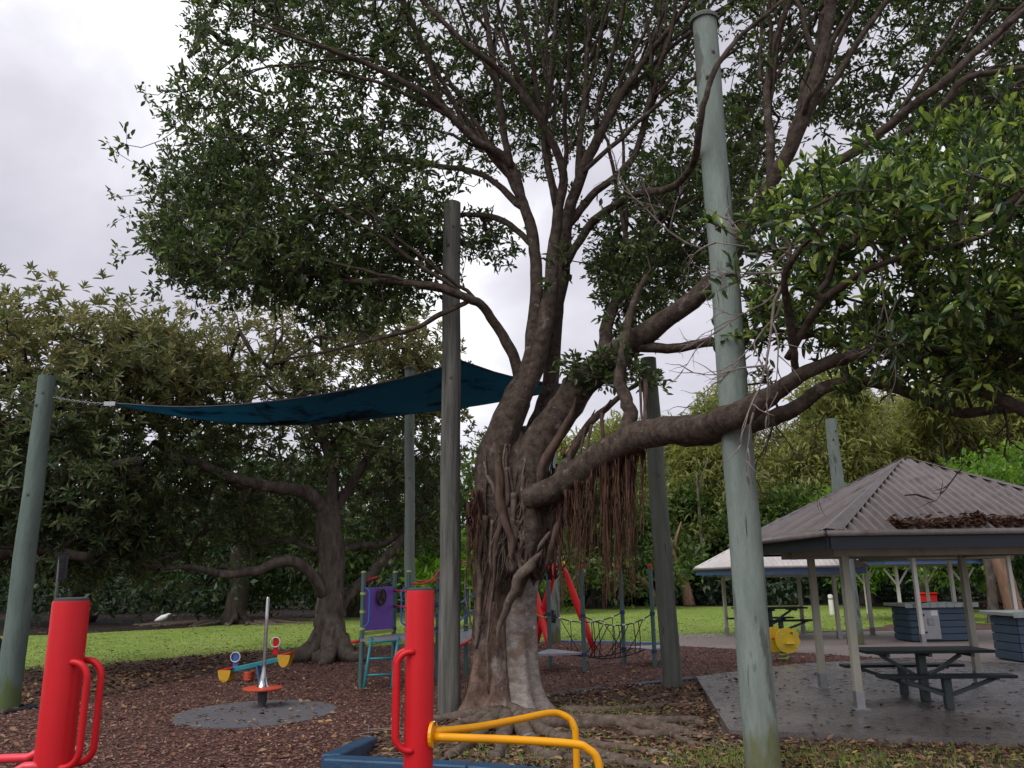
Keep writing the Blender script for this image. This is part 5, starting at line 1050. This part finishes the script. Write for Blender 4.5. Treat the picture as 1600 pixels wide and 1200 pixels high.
# ------------------------------------------------------------------ swing set
sw = thing('swing_set', 'red A-frame swing set with two black seats behind the rope bridge', 'swing', W(873, 1014, 19.8) * 1)
D1 = 19.6; ap1 = W(873, 884, D1); ap2 = W(820, 888, D1 + 1.6)
def leg(a, b, m_=M_red):
    a, b = Vector(a), Vector(b); part('leg', m_, sw, lambda m: m.tube([a.lerp(b, t_) for t_ in (0, .15, .5, .8, 1)], [.05, .072, .092, .078, .055], 12), True)
f1, f2, f3, f4 = G(929, 1017), G(836, 1013), G(861, 1019), G(775, 1013)
leg(W(879, 882, D1), f1); leg(W(867, 884, D1), f2); leg(W(826, 888, D1 + 1.2), f3); leg(W(815, 888, D1 + 1.2), f4)
ap2 = W(820, 886, D1 + 1.2)
part('top_beam', M_red, sw, lambda m: m.tube([ap1 + Vector((.1, -.25, 0)), ap2 + Vector((-.1, .25, 0))], .05, 12), True)
part('beam_cap', M_gold, sw, lambda m: m.lathe(ap1 + Vector((.1, -.28, -.02)), [(.06, 0), (.065, .06), (.04, .12)], 12), True)
for t_, zz in ((.3, .62), (.75, .55)):
    c = ap1.lerp(ap2, t_); s_ = Vector((c.x, c.y - .2, zz)); dd = (ap2 - ap1).normalized(); dd.z = 0; dd.normalize()
    st_ = part('seat', M_black, sw, lambda m: (m.box(s_, (.30, .28, .05), bev=.02), m.box(s_ + Vector((0, .13, .14)), (.30, .03, .24), bev=.012), m.box(s_ + Vector((0, -.13, .10)), (.30, .03, .16), bev=.012)))
    for q in (-.14, .14): part('chain', M_galv, st_, lambda m: m.tube([s_ + Vector((q, 0, .1)), c + dd * q], .006, 5))

# ------------------------------------------------------------------ yellow spring rider
rd = G(1225, 1034); dR = rd.y
sr = thing('spring_rider', 'yellow animal shaped spring rider on the mulch right of the tall pole', 'spring rider', rd)
part('spring', M_lime, sr, lambda m: m.tube([rd + Vector((.085 * math.cos(q), .085 * math.sin(q), .02 + .27 * q / 25.1)) for q in np.linspace(0, 25.13, 80)], .017, 6), True)
for off, dx_ in ((-.13, .07), (.15, -.10)):
    cz = W(1230, 1000, dR).z
    ol = []
    for q in np.linspace(0, 6.283, 40, endpoint=False):
        rr_ = .24 - .035 * math.exp(-((q - .25) / .10) ** 2) - .035 * math.exp(-((q - 5.9) / .10) ** 2) + .022 * math.exp(-((q - .62) / .16) ** 2)
        ol.append(rd + Vector((dx_ + rr_ * math.cos(q), off, cz + rr_ * .98 * math.sin(q))))
    bd = part('side_panel', M_lemon, sr, lambda m: m.plate(ol, (0, 1, 0), .03))
    if off < 0:
        part('foot_rest', M_lemon, bd, lambda m: m.box(rd + Vector((dx_ + .02, off - .06, cz - .05)), (.18, .12, .025), bev=.01))
        for bx, bz in ((-.12, .12), (.12, .13), (-.14, -.12), (.15, -.13)): part('bolt_cap', M_white, bd, lambda m: m.tube([rd + Vector((dx_ + bx, off - .002, cz + bz)), rd + Vector((dx_ + bx, off - .014, cz + bz))], .014, 8))
part('seat', M_red, sr, lambda m: m.box(rd + Vector((-.05, 0, W(1230, 1000, dR).z + .02)), (.25, .23, .04), bev=.015))
part('grip', M_black, sr, lambda m: m.tube([rd + Vector((.14, -.22, cz + .14)), rd + Vector((.14, .22, cz + .14))], .014, 8), True)

# ------------------------------------------------------------------ picnic tables
def picnic(label, c, rz, zg, ln_=1.85, group='dark picnic tables with fixed benches', sc=1.0):
    t = thing('picnic_table', label, 'picnic table', (c.x, c.y, zg), group); M_ = Matrix.Translation((c.x, c.y, zg)) @ Matrix.Rotation(rz, 4, 'Z') @ Matrix.Scale(sc, 4)
    def P(name, mt, fn, par=None):
        mb_ = MB(); mb_.M = M_; fn(mb_); return mb_.build(name, mt, par or t)
    for i in range(4): P('plank', M_tabledark, lambda m: m.box((0, -.288 + i * .192, .742), (ln_, .18, .042), bev=.006))
    for s_ in (-1, 1):
        for i in range(2): P('bench_plank', M_tabledark, lambda m: m.box((.0, s_ * (.66 + i * .15), .445), (ln_, .138, .042), bev=.006))
    P('pedestal', M_tableleg, lambda m: m.box((0, 0, .35), (.12, .12, .70), bev=.012))
    for x in (-.62, 0, .62): P('table_bearer', M_tableleg, lambda m: m.box((x, 0, .695), (.05, .70, .05)))
    for s_ in (-1, 1):
        P('brace', M_tableleg, lambda m: m.beam((s_ * .05, 0, .34), (s_ * .60, 0, .67), .05, .05))
        P('bench_post', M_tableleg, lambda m: m.box((0, s_ * .73, .21), (.11, .11, .42), bev=.01))
        P('ground_arm', M_tableleg, lambda m: m.beam((0, s_ * .06, .20), (0, s_ * .68, .20), .06, .07))
        for q in (-1, 1):
            P('bench_brace', M_tableleg, lambda m: m.beam((q * .05, s_ * .73, .19), (q * .66, s_ * .73, .40), .045, .05))
            P('bench_bearer', M_tableleg, lambda m: m.box((q * .66, s_ * .73, .412), (.05, .28, .025)))
    return t
tcn_ = G(1447, 1096, .07)
picnic('dark green picnic table under the near corrugated roof', tcn_, math.radians(-2), .07, 1.88, sc=.83)

# ------------------------------------------------------------------ shelters
def shelter(name, label, c, hx, hy, ze, za, rz, posts_, roofm, fasc, postm, zg, pitch=.115, brace=False, group=None, amp=.021, ph=.09, gut=True, soffit=True):
    t = thing(name, label, 'shelter', (c[0], c[1], zg), group); M_ = Matrix.Translation((c[0], c[1], 0)) @ Matrix.Rotation(rz, 4, 'Z')
    def P(nm, mt, fn, par=None, smooth=False, label=None):
        mb_ = MB(); mb_.M = M_; fn(mb_); o = mb_.build(nm, mt, par or t, smooth)
        if label: o['label'] = label
        return o
    cor = [Vector((-hx, -hy, ze)), Vector((hx, -hy, ze)), Vector((hx, hy, ze)), Vector((-hx, hy, ze))]; ap = Vector((0, 0, za))
    for i in range(4):
        a, b = cor[i], cor[(i + 1) % 4]; mid = (a + b) / 2; e = (b - a); l = e.length; e.normalize(); upv = ap - mid; nrm = e.cross(upv).normalized()
        def sheet_(m):
            n = int(l / pitch) * 6; vs = []
            for k_ in range(n + 1):
                s_ = k_ / n; vt = 1 - abs(2 * s_ - 1); h = amp * math.cos(2 * math.pi * s_ * l / pitch); base = a + e * l * s_
                for v in (-.02, vt * .5, vt): vs.append(base + upv * min(v, .992) + nrm * h)
            m.add(vs, [(q * 3 + j, q * 3 + 3 + j, q * 3 + 4 + j, q * 3 + 1 + j) for q in range(n) for j in range(2)])
            vs2 = [p - nrm * .012 for p in vs]; m.add(vs2, [(q * 3 + 1 + j, q * 3 + 4 + j, q * 3 + 3 + j, q * 3 + j) for q in range(n) for j in range(2)])
        P('roof_sheet', roofm, sheet_, None, True)
        e2 = cor[(i - 1) % 4] - a; e2.normalize(); hip = (ap - a)
        n1 = nrm; n0 = None
        pu = (upv.normalized()); 
        def cap_(m):
            a_ = a + n1 * .03; top = ap + Vector((0, 0, .03)); w1 = e * ph * 2.2; w2 = e2 * ph * 2.2
            lift = Vector((0, 0, .035))
            m.add([a + lift, ap + lift, ap + lift * .75 + w1 * .02 - hip.normalized() * .12, a + lift * .55 + w1, ap + lift * .75 + w2 * .02 - hip.normalized() * .12, a + lift * .55 + w2,
                   a + lift * .2 + w1, a + lift * .2 + w2], [(0, 3, 2, 1), (0, 1, 4, 5), (3, 0, 6), (0, 5, 7)])
        P('hip_cap', M_hip if roofm is M_roof else roofm, cap_)
        out_ = Vector((e.y, -e.x, 0)); out_ = out_ if out_.dot(mid) > 0 else -out_; out_.z = 0; out_.normalize()
        if gut: P('gutter', M_gutter, lambda m: m.tube([a + out_ * .03 - e * .0 + Vector((0, 0, -.025)), b + out_ * .03 + Vector((0, 0, -.025))], .034, 10), None, True)
        P('fascia', fasc, lambda m: m.box(mid - out_ * .03 + Vector((0, 0, -.125)), (l - .09, .035, .15), Matrix.Rotation(math.atan2(e.y, e.x), 3, 'Z')))
        if soffit: P('soffit', M_cream, lambda m: m.add([a + (ap - a) * .02 + Vector((0, 0, -.19)), b + (ap - b) * .02 + Vector((0, 0, -.19)), b * .62 + Vector((0, 0, ze * .38 - .17)), a * .62 + Vector((0, 0, ze * .38 - .17))], [(3, 2, 1, 0)]))
    xs_ = [p[0] for p in posts_]; ys_ = [p[1] for p in posts_]
    for (x, y) in posts_:
        po = P('post', postm, lambda m: m.box((x, y, (zg + ze - .2) / 2), (ph, ph, ze - .2 - zg), bev=.006))
        P('post_foot', M_galv, lambda m: (m.box((x, y, zg + .10), (ph + .012, ph + .012, .2)), m.box((x, y, zg + .006), (ph + .09, ph + .06, .012))), po)
        if brace:
            for (ax_, ay_) in ((1, 0), (-1, 0)): P('brace', postm, lambda m: m.beam((x + ax_ * .03, y + ay_ * .03, ze - .85), (x + ax_ * .42, y + ay_ * .42, ze - .32), .045, .06), po)
    x0, x1, y0, y1 = min(xs_), max(xs_), min(ys_), max(ys_)
    for y in (y0, y1): P('beam', M_cream, lambda m: m.box(((x0 + x1) / 2, y, ze - .19), (x1 - x0 + .3, .07, .16)))
    for x in (x0, x1): P('beam', M_cream, lambda m: m.box((x, (y0 + y1) / 2, ze - .193), (.07, y1 - y0 - .08, .16)))
    for i in range(4): P('hip_rafter', M_cream, lambda m: m.beam(cor[i] + Vector((0, 0, -.06)) + (ap - cor[i]) * .02, ap + Vector((0, 0, -.12)), .05, .09))
    return t, M_
pl, pr_ = G(1340, 1107, .07), G(1287, 1075, .07)
p4 = G(1533, 1072, .07); SC = (5.58, 11.35); HX, HY = 2.02, 1.95
zE, zA = 2.12, 3.22
near_sh, Mn = shelter('picnic_shelter', 'near picnic shelter with grey corrugated hip roof littered with dead leaves', SC, HX, HY, zE, zA, math.radians(1.0),
    [(pl.x - SC[0], pl.y - SC[1]), (pr_.x - SC[0], pr_.y - SC[1]), (p4.x - SC[0] + .05, pl.y - SC[1] - .05), (p4.x - SC[0], p4.y - SC[1])], M_roof, M_fascia, M_cream, .07)
# dead leaves caught on the roof above the front gutter
n = 900; u = np.clip(RNG.normal(.48, .20, n), .22, .98); v = np.abs(RNG.normal(0, .045, n)) + RNG.random(n) * .02; v += .10 * np.exp(-((u - .47) / .05) ** 2) * RNG.random(n); keepm = u < 1 - v; u, v = u[keepm], v[keepm]
pts = np.array([Mn @ Vector((-HX + 2 * HX * a, -HY + HY * b, zE + (zA - zE) * b + .02 + .025 * random.random())) for a, b in zip(u, v)]); n = len(pts)
V, Fc, k_ = leafgeo(pts, RNG.normal(0, 1, (n, 3)) * np.array([1, 1, .35]), RNG.normal(0, .4, (n, 3)) + np.array([0, -.4, 1]), RNG.uniform(.05, .12, n), RNG.uniform(.025, .045, n))
rl_ = fastmesh('roof_leaf_litter', V, Fc, M_litter, rnd=np.repeat(RNG.beta(1.2, 3, n), k_)); rl_['kind'] = 'stuff'
mb = MB(); a_ = Mn @ Vector((-.55, -HY * .62, zE + (zA - zE) * .38 + .03)); mb.tube([a_ + Vector((-.13, 0, .02)), a_ + Vector((.02, .01, .03)), a_ + Vector((.10, -.08, -.02)), a_ + Vector((.16, -.12, -.06))], [.008, .012, .014, .006], 6); tag(mb.build('dead_branch', M_trunkdark, None, True), 'small dark hooked branch lying on the near corrugated roof', 'branch')

zf = .012
f0 = W(1222, 995, 22.3); zE2, zA2 = W(1120, 886, 20.6).z, W(1212, 824, 22.4).z
shelter('picnic_shelter', 'far shelter with pale roof seen either side of the tall green pole', (f0.x, 22.4), 1.72, 1.72, zE2, zA2, math.radians(4), [(-1.1, -1.1), (1.1, -1.1), (1.1, 1.1), (-1.1, 1.1)], M_roofpale, M_fascia2, M_cream, zf, pitch=.14)
picnic('dark picnic table under the far pale roofed shelter beside the lawn', W(1205, 990, 22.6), math.radians(4), .012)
b0 = W(1478, 995, 20.8); zE3 = 2.22
shelter('barbecue_shelter', 'blue trimmed shelter standing over the barbecue counter', (b0.x, 21.2), 2.4, 2.0, zE3, 3.2, math.radians(2), [(-1.05, -1.25), (1.3, -1.25), (1.3, 1.3), (-1.05, 1.3)], M_roofpale, M_fascia2, M_whitepost, zf, pitch=.14)
b9 = W(1400, 980, 28); shelter('picnic_shelter', 'farthest small shelter with white Y-braced posts by the lawn', (b9.x + 1.2, 29), 1.9, 1.9, 2.1, 3.0, math.radians(3), [(-1.1, -1.1), (1.2, -1.1), (1.2, 1.2), (-1.1, 1.2)], M_roofpale, M_fascia2, M_whitepost, zf, pitch=.16, brace=True)

def bbq(label, c, rz, ln_, dp=.8, h=.9):
    t = thing('barbecue_counter', label, 'barbecue', (c.x, c.y, .012), 'blue boarded barbecue counters'); M_ = Matrix.Translation((c.x, c.y, .012)) @ Matrix.Rotation(rz, 4, 'Z')
    def P(nm, mt, fn, par=None):
        mb_ = MB(); mb_.M = M_; fn(mb_); return mb_.build(nm, mt, par or t)
    P('core', M_trunkdark, lambda m: m.box((0, 0, h * .46), (ln_ - .06, dp - .06, h * .9)))
    nb = 5; bh = (h - .12) / nb
    for i in range(nb):
        z = .02 + bh * (i + .5)
        for sy in (-1, 1): P('board', M_bbqblue, lambda m: m.box((0, sy * dp / 2, z), (ln_, .03, bh - .014), bev=.006))
        for sx in (-1, 1): P('board', M_bbqblue, lambda m: m.box((sx * ln_ / 2, 0, z), (.03, dp - .04, bh - .014), bev=.006))
    P('benchtop', M_tile, lambda m: m.box((0, 0, h - .045), (ln_ + .28, dp + .24, .07), bev=.01))
    nt_ = int((ln_ + .28) / .2)
    for i in range(nt_): P('edge_tile', M_tile, lambda m: m.box((-(ln_ + .28) / 2 + (i + .5) * (ln_ + .28) / nt_, -(dp + .24) / 2 - .008, h - .05), ((ln_ + .28) / nt_ - .008, .016, .11), bev=.004))
    P('hotplate', M_galv, lambda m: (m.box((.1, 0, h + .0), (.62, .5, .03), bev=.006)))
    dr = P('door', M_galv, lambda m: m.box((-.30, -dp / 2 - .03, .40), (.48, .03, .68), bev=.005))
    P('control_box', M_deck, lambda m: m.box((-.28, -dp / 2 - .055, .46), (.16, .03, .16), bev=.01), dr)
    P('knob', M_cap, lambda m: (m.box((-.34, -dp / 2 - .05, .52), (.035, .03, .035)), m.box((-.44, -dp / 2 - .05, .62), (.03, .03, .06)), m.box((-.42, -dp / 2 - .05, .22), (.05, .03, .04))), dr)
    P('notice', M_white, lambda m: m.box((-.18, -dp / 2 - .047, .665), (.16, .004, .12)), dr)
    return t
bc1 = W(1460, 1000, 20.6); bbq('long blue boarded barbecue counter with steel door behind the picnic table', bc1, math.radians(3), 1.55)
bc2 = W(1640, 1040, 15.8); bbq('barbecue counter cut off by the right picture edge', bc2, math.radians(2), 1.5)

# ------------------------------------------------------------------ small far things
bo = W(1300, 958, 34); bo.z = 0; t = thing('bollard', 'short white bollard at the end of the lawn', 'bollard', bo)
part('post', M_whitepost, t, lambda m: m.lathe(bo, [(.10, 0), (.10, .75), (.07, .8)], 12), True, 40); part('band', M_galv, t, lambda m: m.lathe(bo, [(.104, .6), (.104, .66)], 12))
picnic('small grey picnic table in the shade beyond the lawn', W(955, 950, 44), .2, .0, group='dark picnic tables with fixed benches')
# an ibis feeding in the shade: one continuous body grown over a skeleton, dark head and legs as children
ib = W(253, 976, 31); ib.z = 0; t = thing('bird', 'white wading bird feeding on dark soil beyond the lawn at left', 'bird', ib)
part('body', M_white, t, lambda m: m.tube([ib + Vector((-.28, 0, .26)), ib + Vector((-.18, 0, .30)), ib + Vector((0, 0, .36)), ib + Vector((.14, 0, .42)), ib + Vector((.22, 0, .50)), ib + Vector((.29, 0, .50))], [.02, .07, .115, .085, .035, .03], 12), True)
part('head', M_black, t, lambda m: m.tube([ib + Vector((.27, 0, .50)), ib + Vector((.33, 0, .47)), ib + Vector((.39, 0, .40)), ib + Vector((.42, 0, .31))], [.03, .035, .014, .006], 8), True)
for sx in (-.02, .05): part('leg', M_black, t, lambda m: m.tube([ib + Vector((sx, .03, .28)), ib + Vector((sx - .03, .03, .14)), ib + Vector((sx, .03, 0))], .010, 6), True)
rb0 = W(1452, 958, 33); rb0.z = 0; t = thing('litter_bin', 'square red bin behind the barbecue counter', 'bin', rb0)
part('bin_body', M_red, t, lambda m: m.box(rb0 + Vector((0, 0, .42)), (.55, .5, .72), taper=1.08, bev=.03)); part('lid', M_red, t, lambda m: m.box(rb0 + Vector((0, -.02, .81)), (.64, .58, .07), bev=.03)); part('base', M_cap, t, lambda m: m.box(rb0 + Vector((0, 0, .04)), (.55, .5, .06)))
# a car park glimpsed between trunks
sheet('car_park', [(18, 52), (45, 52), (45, 62), (18, 62)], .006, mat('pale_asphalt', (.42, .42, .42), rough=.8))
def car(label, cx, cy, mt):
    t = thing('parked_car', label, 'car', (cx, cy, 0)); R0 = Vector((cx, cy, 0))
    prof = [(-2.1, .35), (2.1, .35), (2.15, .7), (2.0, .88), (1.0, .98), (.5, 1.42), (-1.2, 1.45), (-1.95, 1.0), (-2.15, .85)]
    part('body', mt, t, lambda m: m.plate([R0 + Vector((x, -.85, z)) for x, z in prof], (0, 1, 0), 1.7))
    part('window', M_black, t, lambda m: m.plate([R0 + Vector((x, -.86, z)) for x, z in ((.85, 1.0), (.42, 1.36), (-1.1, 1.38), (-1.55, 1.02))], (0, 1, 0), 1.72))
    for x in (-1.35, 1.35):
        wv = part('wheel', M_black, t, lambda m: m.tube([R0 + Vector((x, -.88, .33)), R0 + Vector((x, .88, .33))], .33, 16)); part('rim', M_galv, wv, lambda m: m.tube([R0 + Vector((x, -.89, .33)), R0 + Vector((x, -.87, .33))], .2, 10))
    for y in (-.6, .6): part('headlight', M_white, t, lambda m: m.box(R0 + Vector((2.1, y, .72)), (.08, .3, .12)))
car('white parked car glimpsed between dark trunks behind the barbecue', W(1392, 940, 62).x, 61, M_whitepost)
